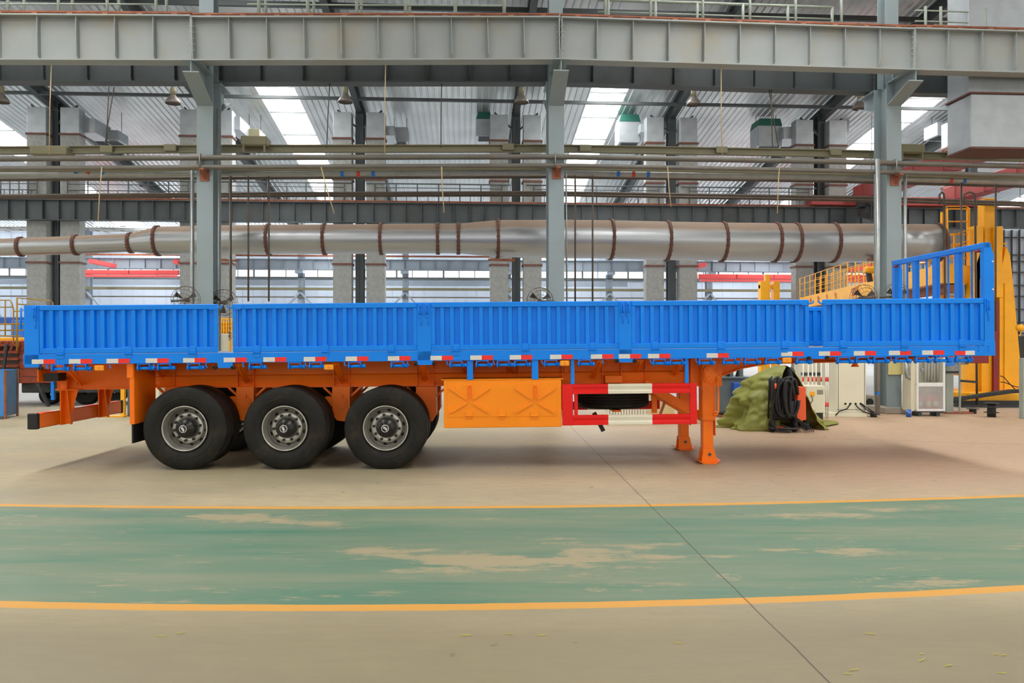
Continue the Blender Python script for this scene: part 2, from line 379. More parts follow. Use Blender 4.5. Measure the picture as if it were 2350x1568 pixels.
def thing(name, label, cat, frame, ori, group=None, kind=None):
    ori = Vector(ori); o = bpy.data.objects.new(name, None); COL.objects.link(o); o.empty_display_size = 0.2
    o.matrix_world = frame @ Matrix.Translation(ori); ORI[o] = (frame, ori); tag(o, label, cat, group, kind); return o
def again(src, pos, parent=None, rotz=None, scale=None):
    """a copy of a part (and its sub-parts), its origin moved to pos in the parent's frame"""
    parent = parent or src.parent
    o = src.copy(); COL.objects.link(o); o.parent = parent; fr, po = ORI[parent]; o.location = Vector(pos) - po
    if rotz is not None: o.rotation_euler = (0, 0, rotz)
    if scale is not None: o.scale = scale
    ORI[o] = (fr, Vector(pos))
    for ch in [c for c in src.children]:
        c = ch.copy(); COL.objects.link(c); c.parent = o
    return o

# ================================================================ SETTING
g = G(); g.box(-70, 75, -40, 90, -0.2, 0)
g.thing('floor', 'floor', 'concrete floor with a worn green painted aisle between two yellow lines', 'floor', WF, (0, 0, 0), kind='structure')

ROOF = [(-38, 13.2), (-29, 15.2), (-20, 13.2), (-10, 15.2), (0.2, 13.2), (10, 15.2), (19.6, 14.05), (26, 13.15), (43.6, 10.45), (50.3, 10.9)]
def roofz(b):
    for (b0, z0), (b1, z1) in zip(ROOF, ROOF[1:]):
        if b <= b1: return z0 + (z1 - z0) * (b - b0) / (b1 - b0)
    return ROOF[-1][1]
AL, AR = -48.0, 56.0
SKY0 = B(622, 193, 19.6)[0]
SKY = [SKY0 + 16.15 * k for k in range(-3, 4)]
SW = 0.9
ceil = thing('ceiling', 'pale corrugated sheet roof with long translucent skylights', 'roof', BF, (0, 0, 13), kind='structure')
edges = [AL] + [v for s_ in SKY for v in (s_ - SW, s_ + SW)] + [AR]
for k in range(0, len(edges), 2):
    a0, a1 = edges[k], edges[k + 1]
    g = G(); n = max(1, int((a1 - a0) / 0.3)); st = (a1 - a0) / n
    prof = []
    for i in range(n):
        a = a0 + i * st
        prof += [(a, 0), (a + st * 0.66, 0), (a + st * 0.76, -0.055), (a + st * 0.9, -0.055)]
    prof.append((a1, 0))
    RR = [q for q in ROOF if q[0] < 44]
    for j, (b, z) in enumerate(RR):
        g.v += [(a, b, z + dz) for a, dz in prof]
    m_ = len(prof)
    for j in range(len(RR) - 1):
        for i in range(m_ - 1):
            g.quad(j * m_ + i, j * m_ + i + 1, (j + 1) * m_ + i + 1, (j + 1) * m_ + i)
    g.part('roof_sheet', 'roof', ceil)
g = G()
for s_ in SKY:
    b = 2.0
    bs = [2.0 + 2.9 * i for i in range(17)]
pane0 = {}
gp = gb = None
a = AL
while a < AR - 0.1:
    if gp is None:
        g = G(); g.add([(0.05, 43.7, roofz(43.7)), (1.95, 43.7, roofz(43.7)), (1.95, 50.1, roofz(50.1)), (0.05, 50.1, roofz(50.1))], [(0, 1, 2, 3)]); gp = g.mesh('skylight_pane', 'skypane', Vector((0, 0, 13)))
        g = G(); g.bar((0, 43.6, roofz(43.6) + 0.05), (0, 50.3, roofz(50.3) + 0.05), 0.1, 0.12)
        for q in (45.2, 46.8, 48.4): g.box(0, 2, q - 0.04, q + 0.04, roofz(q) - 0.06, roofz(q) + 0.04)
        gb = g.mesh('skylight_bar', 'dksteel', Vector((0, 0, 13)))
    for mm, nm in ((gp, 'skylight_pane'), (gb, 'skylight_bar')):
        o = bpy.data.objects.new(nm, mm); COL.objects.link(o); o.parent = ceil; o.location = (a, 0, 0)
    a += 2.0
BAYS = [(-19.5 + 3.1 * i, -16.4 + 3.1 * i) for i in range(6)] + [(1 + 3 * i, 4 + 3 * i) for i in range(3)] + [(14.5 + 2.9 * i, 17.4 + 2.9 * i) for i in range(10)]
for s_ in SKY:
    for i, (b0, b1) in enumerate(BAYS):
        z0, z1 = roofz(b0) + 0.02, roofz(b1) + 0.02
        if i not in pane0:
            g = G(); g.add([(-SW, b0 + 0.05, z0), (SW, b0 + 0.05, z0), (SW, b1 - 0.05, z1), (-SW, b1 - 0.05, z1)], [(0, 1, 2, 3)])
            me = g.mesh('skylight_pane', 'skypane', Vector((0, b0, z0)))
            g = G(); g.box(-SW, SW, -0.03, 0.03, -0.06, 0.0); mf = g.mesh('skylight_bar', 'dksteel')
            pane0[i] = (me, mf, b0, z0)
        me, mf, b0, z0 = pane0[i]
        for mm, nm in ((me, 'skylight_pane'), (mf, 'skylight_bar')):
            o = bpy.data.objects.new(nm, mm); COL.objects.link(o); o.parent = ceil; o.location = (s_, b0, z0 - 13)
    g = G(); g.add([(s_ - SW, 10, 15.2), (s_ + SW, 10, 15.2), (s_ + SW, 14.5, roofz(14.5)), (s_ - SW, 14.5, roofz(14.5))], [(0, 1, 2, 3)])
    g.part('roof_sheet', 'roof', ceil)
    g = G(); g.add([(s_ - SW, b, roofz(b)) for b in (-38, -29, -20)] + [(s_ + SW, b, roofz(b)) for b in (-38, -29, -20)], [(0, 1, 4, 3), (1, 2, 5, 4)])
    g.part('roof_sheet', 'roof', ceil)
g = G()   # purlins under the roof
for i in range(-25, 33):
    b = i * 1.5
    g.box(AL, AR, b - 0.035, b + 0.035, roofz(b) - 0.02 + 0.06, roofz(b) + 0.2)
g.part('purlin', 'dksteel', ceil)

# far wall with a window band
FB = 50.0
z_w1, z_w0 = B(1300, 622, FB)[1], B(1300, 641, FB)[1]
wf = thing('wall_back', 'far pale corrugated sheet wall with a row of windows', 'wall', BF, (0, FB, 0), kind='structure')
g = G()
def corr_wall(z0, z1, a0, a1, st=0.9):
    g = G(); a = a0
    while a < a1:
        g.box(a + 0.02, min(a + st - 0.02, a1), FB, FB + 0.12, z0, z1); g.box(a - 0.03, a + 0.03, FB - 0.04, FB + 0.05, z0, z1); a += st
    return g
corr_wall(0, z_w0, AL, AR).part('wall_sheet', 'wallpanel', wf)
corr_wall(z_w1, 11.2, AL, AR).part('wall_sheet', 'wallpanel', wf)
g = G(); g.box(AL, AR, FB - 0.12, FB, z_w0 - 0.12, z_w0); g.box(AL, AR, FB - 0.12, FB, z_w1, z_w1 + 0.1); g.part('window_rail', 'dksteel', wf)
n = 26; wst = (AR - AL) / n
wme = pme = None
for i in range(n):
    a0 = AL + i * wst
    if wme is None:
        g = G(); w2 = wst / 2
        g.box(-w2, -w2 + 0.07, 0, 0.08, z_w0, z_w1); g.box(w2 - 0.07, w2, 0, 0.08, z_w0, z_w1); g.box(-w2, w2, 0, 0.08, z_w0, z_w0 + 0.05); g.box(-w2, w2, 0, 0.08, z_w1 - 0.05, z_w1)
        for q in (-1, 1): g.box(q * wst / 6 - 0.03, q * wst / 6 + 0.03, 0, 0.08, z_w0, z_w1)
        wme = g.mesh('window', 'dksteel')
        g = G(); g.add([(-wst / 6 + 0.03, 0.04, z_w0 + 0.05), (wst / 6 - 0.03, 0.04, z_w0 + 0.05), (wst / 6 - 0.03, 0.04, z_w1 - 0.05), (-wst / 6 + 0.03, 0.04, z_w1 - 0.05)], [(0, 1, 2, 3)]); pme = g.mesh('pane', 'pane')
    o = bpy.data.objects.new('window_%d' % (i + 1), wme); COL.objects.link(o); o.matrix_world = BF @ Matrix.Translation((a0 + wst / 2, FB, 0))
    tag(o, 'bright glazed window in the long band of the far wall', 'window', 'windows of the far wall', 'structure')
    for q in (-1, 0, 1):
        p_ = bpy.data.objects.new('pane', pme); COL.objects.link(p_); p_.parent = o; p_.location = (q * wst / 3, 0, 0)
for nm, a, lb in (('wall_left', AL, 'pale sheet wall closing the hall far to the left'), ('wall_right', AR, 'pale sheet wall closing the hall far to the right')):
    g = G(); b = 0.0
    while b < 50: g.box(a, a + 0.12, b, b + 0.9, 0, 10.3 if b > 40 else 13); g.box(a - 0.03, a + 0.15, b + 0.87, b + 0.93, 0, 10.3 if b > 40 else 13); b += 0.93
    g.thing(nm, 'wallpanel', lb, 'wall', BF, (a, 0, 0), kind='structure')

# ================================================================ CRANE RUNWAYS AND COLUMNS
ORD = ['leftmost'] + [w + ' from the left' for w in ('second', 'third', 'fourth', 'fifth', 'sixth', 'seventh', 'eighth', 'ninth', 'tenth', 'eleventh', 'twelfth')]
COLA = [B(470, 500, 0)[0], B(1277, 500, 0)[0], B(2052, 500, 0)[0]]
SP = (COLA[2] - COLA[0]) / 2
NA = [COLA[0] - SP] + COLA + [COLA[2] + SP]
def zb(px, py, b): return B(px, py, b)[1]
NGB = -0.72
NZ = [zb(0, 147, NGB), zb(470, 142, NGB), zb(1278, 139, NGB), zb(2046, 162, NGB), zb(2350, 170, NGB) - 0.02]
NT = [zb(0, 48, NGB), zb(470, 47, NGB), zb(1278, 47, NGB), zb(2046, 71, NGB), zb(2350, 80, NGB)]
def span(i, name, label, group, H, zl, zr, b, al, ar, mats, nst, rail=True, fw=0.34, parts=True, cat='beam'):
    L_ = ar - al; pit = math.atan2(zr - zl, L_); F = BF @ Matrix.Translation((al, b, zl)) @ Matrix.Rotation(-pit, 4, 'Y')
    t = thing(name, label, cat, F, (0, 0, 0), group)
    G().box(0.01, L_ - 0.01, -0.01, 0.01, 0, H).part('web', mats, t)
    G().box(0.005, L_ - 0.005, -fw / 2, fw / 2, -0.03, 0).part('bottom_flange', mats, t)
    G().box(0.005, L_ - 0.005, -fw / 2, fw / 2, H, H + 0.035).part('top_flange', mats, t)
    if parts:
        g = G(); g.prism([(-fw / 2 + 0.03, 0.11), (-fw / 2 + 0.03, H), (-0.01, H), (-0.01, 0.02), (-fw / 2 + 0.11, 0.02)], -0.007, 0.007, 'x')
        g.prism([(fw / 2 - 0.03, 0.11), (fw / 2 - 0.03, H), (0.01, H), (0.01, 0.02), (fw / 2 - 0.11, 0.02)], -0.007, 0.007, 'x')
        s0 = None
        for k in range(1, nst):
            x = L_ * k / nst
            if s0 is None:
                s0 = g.part('stiffener', mats, t); s0.location = (x, 0, 0)
            else: again(s0, (x, 0, 0), t)
        e = G(); e.box(-0.012, 0.012, -fw / 2 + 0.02, fw / 2 - 0.02, 0, H)
        for q in (0.015, L_ - 0.015):
            for zz in range(5): e.tube([(0.02 if q > 1 else -0.02, -fw / 2 + 0.06, 0.2 + zz * 0.13), (-0.05 if q > 1 else 0.05, -fw / 2 + 0.06, 0.2 + zz * 0.13)], 0.016, 6)
        e0 = e.part('end_plate', mats, t); e0.location = (0.015, 0, 0); again(e0, (L_ - 0.015, 0, 0), t)
    else:
        g = G()
        for k in range(nst + 1): g.box(L_ * k / nst - 0.012, L_ * k / nst + 0.012, -fw / 2 + 0.03, -0.01, 0, H)
        g.part('stiffeners', mats, t)['kind'] = 'stuff'
    if rail:
        g = G(); z = H + 0.035
        g.box(0, L_, -0.06, 0.06, z, z + 0.015); g.box(0, L_, -0.012, 0.012, z + 0.015, z + 0.09); g.box(0, L_, -0.032, 0.032, z + 0.075, z + 0.115)
        r = g.thing('crane_rail', 'rust', 'rust brown rail on the %s, %s span' % ({'near ribbed runway girders': 'near ribbed girder', 'dark girders behind the near runway': 'dark girder behind the near one', 'dark girders of the second row': 'far dark second row girder'}.get(group, 'girder'), ORD[i]), 'rail', F, (0, 0, z), group='crane rails')
        if parts:
            g = G(); g.bbox(-0.06, 0.06, -0.11, -0.03, z, z + 0.045); c0 = None
            for k in range(11):
                x = L_ * (k + 0.5) / 11
                if c0 is None: c0 = g.part('rail_clip', 'rust', r); c0.location = (x, 0, 0)
                else:
                    c = c0.copy(); COL.objects.link(c); c.parent = r; c.location = (x, 0, 0)
    return t
nl = ['left part of the pale grey runway girder at the top left edge', 'pale grey ribbed runway girder between the left and middle near columns',
      'pale grey ribbed runway girder between the middle and right near columns', 'pale grey ribbed runway girder right of the right near column']
for i in range(4):
    span(i, 'runway_girder', nl[i], 'near ribbed runway girders', NT[i] - NZ[i], NZ[i], NZ[i + 1], NGB, NA[i], NA[i + 1], 'steel2', 10)
dl = ['dark runway girder behind the ribbed one at the top left edge', 'dark runway girder behind the ribbed one, left of the middle column',
      'dark runway girder behind the ribbed one, right of the middle column', 'dark runway girder behind the ribbed one at the top right edge']
DZ = [zb(0, 193, 1.05), zb(470, 190, 1.05), zb(1278, 191, 1.05), zb(2046, 214, 1.05), zb(2350, 222, 1.05)]
for i in range(4):
    span(i, 'runway_girder', dl[i], 'dark girders behind the near runway', 0.98, DZ[i], DZ[i + 1], 1.05, NA[i], NA[i + 1], 'dksteel', 8, rail=True)

names3 = ['left', 'middle', 'right']
for i, a in enumerate(COLA):
    zt = NZ[i + 1]
    t = thing('steel_column', 'grey steel column standing %s of the three near columns' % ('leftmost' if i == 0 else 'in the middle' if i == 1 else 'rightmost'), 'column', BF, (a, 0, 0), 'near steel columns')
    zc = zt - 0.05
    G().box(a - 0.18, a + 0.18, 0, 0.02, 0.0, zc).part('front_flange', 'steel', t)
    G().box(a - 0.18, a + 0.18, 0.58, 0.6, 0.0, zc).part('back_flange', 'steel', t)
    G().box(a - 0.008, a + 0.008, 0.02, 0.58, 0, zc + 0.6).part('web', 'steel', t)
    G().box(a - 0.16, a + 0.16, 0.1, 0.12, zc, 13.4).box(a - 0.16, a + 0.16, 0.46, 0.48, zc, 13.4).box(a - 0.008, a + 0.008, 0.12, 0.46, zc, 13.4).part('upper_column', 'steel', t)
    g = G()
    zl_ = zb([470, 1277, 2052][i], 240, 0)
    zt2 = zt - 0.05; zm = zt - 0.27
    g.prism([(0, zt2), (-0.92, zt2), (-0.92, zm), (0, zl_)], a - 0.01, a + 0.01, 'x')
    g.prism([(0, zl_), (-0.92, zm), (-0.92, zm - 0.025), (0, zl_ - 0.03)], a - 0.17, a + 0.17, 'x')
    g.box(a - 0.17, a + 0.17, -0.95, 0, zt2, zt - 0.03)
    g.prism([(0.6, zt2), (1.4, zt2), (1.4, zm), (0.6, zl_)], a - 0.01, a + 0.01, 'x')
    g.prism([(0.6, zl_), (1.4, zm), (1.4, zm - 0.025), (0.6, zl_ - 0.03)], a - 0.17, a + 0.17, 'x')
    g.box(a - 0.17, a + 0.17, 0.6, 1.4, zt2, zt2 + 0.03)
    g.part('bracket', 'steel', t)
    G().bbox(a - 0.27, a + 0.27, -0.08, 0.75, 0, 0.16, 0.02).part('concrete_base', 'concrete', t)

# row B: dark columns flanked by insulated ducts
RB = 21.6
colB = [123, 474, 825, 1185, 1543, 1886, 2235]
BA = [B(p, 600, RB)[0] for p in colB]
extra = [BA[0] - 8 * (k + 1) for k in range(1)]
GZ0, GZ1 = 0, 0
def bz(py, b=RB, px=1100): return B(px, py, b)[1]
first = None
colordB = {0: 'seen near the left edge', 1: 'half hidden behind the near left column', 2: 'midway between the left and middle near columns', 3: 'just left of the near middle column',
           4: 'right of the near middle column', 5: 'left of the near right column', 6: 'behind the yellow mast at the right'}
ductme = {}
for i, a in enumerate(BA):
    t = thing('steel_column', 'dark steel column of the second row, ' + colordB[i], 'column', BF, (a, RB, 0), 'second row columns')
    if i == 0:
        g = G(); g.box(a - 0.2, a + 0.2, RB, RB + 0.03, 0, roofz(RB) - 0.3); g.box(a - 0.2, a + 0.2, RB + 0.5, RB + 0.53, 0, roofz(RB) - 0.3); fl = g.part('flange', 'dksteel', t); flm = fl.data
        g = G(); g.box(a - 0.01, a + 0.01, RB, RB + 0.5, 0, roofz(RB) - 0.3); w_ = g.part('web', 'dksteel', t); wm = w_.data
        g = G()
        for q in (-1, 1):
            g.bar((a, RB + 0.1, roofz(RB) - 1.5), (a + q * 1.1, RB + 0.1, roofz(RB) - 0.5), 0.08)
        k_ = g.part('knee_brace', 'dksteel', t); km = k_.data
    else:
        for nm, me in (('flange', flm), ('web', wm), ('knee_brace', km)):
            o = bpy.data.objects.new(nm, me); COL.objects.link(o); o.parent = t
    for q, (d0, d1) in enumerate(((-60, -19), (17, 57))):
        if i == 6 and q == 1: continue
        x0 = B(colB[i] + d0, 600, RB - 0.6)[0]; x1 = B(colB[i] + d1, 600, RB - 0.6)[0]; xc = (x0 + x1) / 2; w = 0.45
        lb = 'square insulated duct, %s of the pair %s' % (('left', 'right')[q], colordB[i])
        d = thing('air_duct', lb, 'duct', BF, (xc, RB - 0.3, 0), 'square insulated ducts of the second row')
        if 'm' not in ductme:
            zA, zB_ = bz(322, RB - 0.6), bz(262, RB - 0.6)
            g = G(); g.box(xc - w, xc + w, RB - 0.6, RB, 0.0, zA); p1 = g.part('insulated_shaft', 'insul', d)
            g = G(); g.bbox(xc - w, xc + w, RB - 0.6, RB, zA, zB_, 0.02); p2 = g.part('sheet_metal_head', 'sheet', d)
            ps = []
            for py in (322, 415, 608):
                z = bz(py, RB - 0.6); g = G(); g.box(xc - w - 0.05, xc + w + 0.05, RB - 0.65, RB + 0.05, z - 0.045, z + 0.045); ps.append(g.part('band', 'band', d))
            ductme['m'] = [(p.name.split('.')[0], p.data, p.location.copy()) for p in [p1, p2] + ps]
        else:
            for nm, me, loc in ductme['m']:
                o = bpy.data.objects.new(nm, me); COL.objects.link(o); o.parent = d; o.location = loc
# row B crane girders (dark) with rails
GB = RB - 0.86
def gz(px, py): return B(px, py, GB)[1]
gb_l = ['', 'left of the left near column', 'right of the left near column', 'left of the middle near column', 'right of the middle near column', 'left of the right near column', 'right of the right near column', '']
BAx = [BA[0] - 8.0] + BA + [BA[-1] + 8.0]
zt_, zb_ = gz(1100, 470), gz(1100, 513)
for i in range(len(BAx) - 1):
    if i == 0: lb = 'far dark grey runway girder of the second row, at the left edge'
    elif i == len(BAx) - 2: lb = 'far dark grey runway girder of the second row, at the right edge'
    else: lb = 'far dark runway girder of the second row, ' + gb_l[i]
    span(i, 'runway_girder', lb, 'dark girders of the second row', zt_ - zb_, zb_, zb_, GB, BAx[i], BAx[i + 1], 'dksteel', 10, parts=False, fw=0.4)
# handrails along row B
runs = [(-40, 85), (155, 433), (525, 790), (860, 1152), (1225, 1512), (1582, 1856)]
rl = ['at the left edge', 'right of the dark column near the left edge', 'right of the near left column', 'left of the near middle column', 'right of the near middle column', 'left of the near right column']
for (x0, x1), lb in zip(runs, rl):
    bb = GB + 0.14; a0, a1 = B(x0, 440, bb)[0], B(x1, 440, bb)[0]; z0, z1, z2 = bz(465, bb), bz(447, bb), bz(424, bb)
    g = G(); g.tube([(a0 - 0.4, bb, z2), (a1 + 0.4, bb, z2)], 0.035, 6); g.tube([(a0, bb, z2 - 0.2), (a1, bb, z2 - 0.2)], 0.02, 6); g.tube([(a0, bb, z1), (a1, bb, z1)], 0.025, 6)
    t = thing('guard_railing', 'far dark railing on the second row, ' + lb, 'railing', BF, (a0, bb, z0), 'far guard railings')
    g.part('rail', 'dksteel', t)
    n = 6; g = G(); x = a0; g.tube([(x, bb, z0 - 0.1), (x, bb, z2)], 0.03, 6); p0 = g.part('post', 'dksteel', t, ori=(x, bb, z0))
    for k in range(1, n + 1): again(p0, (a0 + (a1 - a0) * k / n, bb, z0), t)
    g = G()
    for k in range(1, 2 * n):
        if k % 2: x = a0 + (a1 - a0) * k / (2 * n); g.box(x - 0.015, x + 0.015, bb - 0.1, bb - 0.08, z0, z1)
    g.part('baluster', 'dksteel', t)

# tie beam, rafters
zt = bz(232, RB - 1.5)
g = G(); g.box(AL + 1, AR - 1, RB - 1.6, RB - 1.45, zt - 0.07, zt + 0.07); g.thing('tie_beam', 'dksteel', 'long thin dark tie beam under the roof near the second row', 'beam', BF, (0, RB - 1.5, zt))
g = G(); g.box(AL + 1, AR - 1, 12.3, 12.45, roofz(12) - 0.5, roofz(12) - 0.3); g.box(AL + 1, AR - 1, 5.3, 5.5, roofz(5) - 0.6, roofz(5) - 0.2)
g.thing('tie_beam', 'dksteel', 'dark tie beams glimpsed under the roof above the near girder', 'beam', BF, (0, 12.3, roofz(12)))
r0 = None
for i, a in enumerate(BA):
    lb = 'dark roof rafter above the second row column ' + colordB[i]
    if r0 is None:
        g = G()
        def seg(b0, b1, dep0=0.55):
            z0, z1 = roofz(b0) - 0.12, roofz(b1) - 0.12
            for hh, w in ((0, 0.14), (dep0, 0.14)):
                g.prism([(b0, z0 - hh), (b1, z1 - hh), (b1, z1 - hh - 0.03), (b0, z0 - hh - 0.03)], a - w, a + w, 'x')
            g.prism([(b0, z0), (b1, z1), (b1, z1 - dep0), (b0, z0 - dep0)], a - 0.01, a + 0.01, 'x')
        for b0, b1 in ((1, 10), (10, 19.6), (19.6, 26), (26, 43.6), (43.6, 49.5)): seg(b0, b1)
        r0 = g.thing('rafter', 'dksteel', lb, 'rafter', BF, (a, RB, roofz(RB)), 'roof rafters')
    else:
        o = r0.copy(); COL.objects.link(o); o.matrix_world = BF @ Matrix.Translation((a, RB, roofz(RB))); o['label'] = lb

# row C
RC = 43.6
ca0 = B(690, 640, RC)[0]
CA = [ca0 + 8 * k for k in range(-4, 8)]
zc1, zc0 = B(900, 597, RC - 0.6)[1], B(900, 619, RC - 0.6)[1]
for i, a in enumerate(CA):
    g = G(); g.box(a - 0.22, a + 0.22, RC, RC + 0.03, 0, 10.2); g.box(a - 0.22, a + 0.22, RC + 0.5, RC + 0.53, 0, 10.2); g.box(a - 0.015, a + 0.015, RC, RC + 0.5, 0, 10.2)
    for q in (-1, 1): g.bar((a, RC - 0.1, 5.5), (a + q * 2.2, RC - 0.1, 3.2), 0.14)
    g.box(a - 0.3, a + 0.3, RC - 0.7, RC, zc0 - 0.3, zc0 - 0.03)
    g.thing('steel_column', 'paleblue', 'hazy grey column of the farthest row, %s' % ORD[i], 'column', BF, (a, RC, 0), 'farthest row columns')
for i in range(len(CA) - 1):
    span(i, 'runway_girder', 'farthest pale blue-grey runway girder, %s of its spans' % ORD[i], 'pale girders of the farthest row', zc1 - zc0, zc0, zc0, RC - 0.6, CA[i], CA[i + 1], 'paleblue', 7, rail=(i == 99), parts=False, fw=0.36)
def strip(name, m, px0, px1, y0, y1, b, th, label, cat):
    z1, z0 = B(1175, y0, b)[1], B(1175, y1, b)[1]; a0, a1 = B(px0, 600, b)[0], B(px1, 600, b)[0]
    return G().box(a0, a1, b, b + th, z0, z1).thing(name, m, label, cat, BF, ((a0 + a1) / 2, b, z0))
strip('crane_rail', 'rust', -60, 2400, 588, 592, RC - 0.6, 0.1, 'thin brown crane rail on the farthest pale girder', 'rail')
strip('lighting_truss', 'paleblue', -60, 1440, 645, 657, RC + 3, 0.2, 'pale blue beam below the far windows', 'beam')
strip('monorail_beam', 'olive', -60, 2300, 662, 668, RC - 0.16, 0.15, 'cream monorail beam crossing in front of the farthest columns', 'beam')
strip('pipe', 'dksteel', -60, 2300, 638, 640, RC - 0.1, 0.08, 'thin dark pipe crossing below the far windows', 'pipe')
strip('pipe', 'pipe', -60, 2300, 682, 685, RC - 0.14, 0.12, 'grey pipe just above the blue side boards, far behind', 'pipe')
# red bridge cranes in the far bay
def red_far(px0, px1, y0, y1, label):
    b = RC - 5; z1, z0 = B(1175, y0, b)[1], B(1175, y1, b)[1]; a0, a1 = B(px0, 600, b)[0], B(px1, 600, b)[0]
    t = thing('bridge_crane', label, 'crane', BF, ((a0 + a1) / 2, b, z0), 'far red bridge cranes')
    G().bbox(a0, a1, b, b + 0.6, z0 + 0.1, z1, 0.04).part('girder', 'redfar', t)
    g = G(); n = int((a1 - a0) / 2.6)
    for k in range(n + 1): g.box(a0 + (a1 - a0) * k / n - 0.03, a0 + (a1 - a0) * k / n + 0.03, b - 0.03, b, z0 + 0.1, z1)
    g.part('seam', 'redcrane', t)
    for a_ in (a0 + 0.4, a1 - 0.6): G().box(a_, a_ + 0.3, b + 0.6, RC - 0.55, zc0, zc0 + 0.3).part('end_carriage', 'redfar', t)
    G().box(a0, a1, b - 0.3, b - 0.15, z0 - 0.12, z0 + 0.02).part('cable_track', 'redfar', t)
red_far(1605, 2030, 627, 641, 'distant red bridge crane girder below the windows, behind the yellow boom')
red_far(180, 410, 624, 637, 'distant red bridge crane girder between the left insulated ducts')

# ================================================================ NEAR ROW PIPES, MONORAIL, ROUND DUCT
def runpts(pts, b): return [(B(x, y, b)[0], b, B(x, y, b)[1]) for x, y in pts]
def pipe(pts, b, r, m, label, name='pipe', cat='pipe', n=12, group=None, close=None):
    P = runpts(pts, b)
    return G().tube(P, r, n).thing(name, m, label, cat, BF, P[len(P) // 2], group)
E0, E1 = -150, 2500
p1 = pipe([(E0, 366), (470, 362), (1278, 360), (1900, 371), (2350, 382), (E1, 386)], -0.12, 0.062, 'pipe', 'upper of the two grey pipes crossing in front of the near columns')
p2 = pipe([(E0, 388), (470, 384), (1278, 380), (1900, 392), (2350, 403), (E1, 407)], -0.14, 0.055, 'pipe', 'lower of the two grey pipes crossing in front of the near columns')
p3 = pipe([(E0, 403), (470, 398), (1278, 396), (1900, 406), (2350, 417), (E1, 421)], 0.9, 0.075, 'galv', 'thick galvanised pipe with colour bands behind the near columns')
P3 = lambda px: (B(px, 0, 0.9)[0])
for m_, xs in (('bluestripe', (177, 238, 786, 857, 1418, 1487, 2211)), ('redstripe', (205, 823, 1453, 2181))):
    for x in xs:
        y = 400 if x < 1300 else 397 + (x - 1278) * 0.02
        g = G(); c = (B(x, y, 0.9)[0], 0.9, B(x, (y - 1.5), 0.9)[1]); g.lathe([(-0.04, 0.0795), (0.04, 0.0795)], c, 'x', 12)
        g.part('colour_band', m_, p3)
pipe([(E0, 414), (470, 409), (1278, 406), (1900, 416), (2350, 428), (E1, 432)], 1.2, 0.04, 'brownrod', 'thin brown pipe under the thick galvanised pipe')
pipe([(E0, 393), (470, 390), (1278, 387), (1900, 399), (2350, 410), (E1, 414)], 0.75, 0.035, 'olive', 'thin cream pipe just above the thick galvanised pipe')
pipe([(E0, 451), (600, 444), (1278, 442), (2000, 454), (2350, 466), (E1, 470)], 2.4, 0.04, 'brownrod', 'upper thin brown pipe in front of the far railing')
pipe([(E0, 455), (600, 450), (1278, 448), (2000, 461), (2350, 472), (E1, 476)], 2.6, 0.035, 'brownrod', 'lower thin brown pipe in front of the far railing')
# monorail: olive I-beam
mono = [(E0, 347), (470, 342), (1278, 341), (1900, 352), (2350, 363), (E1, 367)]
P = runpts(mono, 1.0)
t = thing('monorail_beam', 'olive painted I-beam monorail crossing behind the near columns', 'beam', BF, P[2])
for nm, dz, h, w in (('top_flange', 0.075, 0.022, 0.14), ('web', 0, 0.15, 0.012), ('bottom_flange', -0.075, 0.022, 0.14)):
    g = G()
    for p, q in zip(P, P[1:]): g.bar((p[0], p[1], p[2] + dz), (q[0], q[1], q[2] + dz), w, h)
    g.part(nm, 'olive', t)
for x, y in ((246, 343), (392, 340), (1166, 338), (1343, 341), (1655, 345), (1917, 350)):
    a, z = B(x, y, 0.93); G().bbox(a - 0.14, a + 0.14, 0.86, 0.98, z - 0.08, z + 0.08).part('hanger_clamp', 'olive', t)
for x0, x1, y0, y1, lb in ((67, 152, 333, 355, 'flat olive junction box on the monorail at the left'), (552, 612, 311, 333, 'olive box on legs on the monorail right of the left column'), (2067, 2124, 330, 350, 'olive box on the monorail right of the right column')):
    a0, z1 = B(x0, y0, 0.7); a1, z0 = B(x1, y1, 0.7)
    g = G(); g.bbox(a0, a1, 0.7, 1.15, z0, z1, 0.02)
    if x0 != 67:
        for a in (a0 + 0.06, a1 - 0.06): g.box(a - 0.02, a + 0.02, 0.72, 0.76, z0 - 0.16, z0)
    g.thing('junction_box', 'olive', lb, 'box', BF, (a0, 0.9, z0))
# pipe clamps and brackets on columns
for i, a in enumerate(COLA):
    px = [470, 1277, 2052][i]; y1 = [362, 360, 374][i]; y2 = [384, 380, 396][i]
    z1, z2 = B(px, y1, -0.12)[1], B(px, y2, -0.14)[1]
    t = thing('pipe_bracket', 'rusty pipe bracket on the %s near column' % names3[i], 'bracket', BF, (a, -0.1, z2), 'rusty pipe brackets')
    g = G(); g.box(a - 0.1, a + 0.1, -0.03, 0.0, z2 - 0.28, z2 - 0.02); g.bar((a + 0.02, 0, z2 - 0.24), (a + 0.02, -0.28, z2 - 0.06), 0.06, 0.05); g.box(a - 0.03, a + 0.07, -0.3, 0, z2 - 0.085, z2 - 0.055)
    g.part('bracket_plate', 'rust', t)
    g = G(); g.tube([(a - 0.05, -0.21, z2 - 0.02), (a - 0.05, -0.2, z1 + 0.08), (a - 0.05, -0.05, z1 + 0.08), (a - 0.05, -0.02, z2 - 0.02)], 0.012, 6); g.part('u_bolt', 'galv', t)
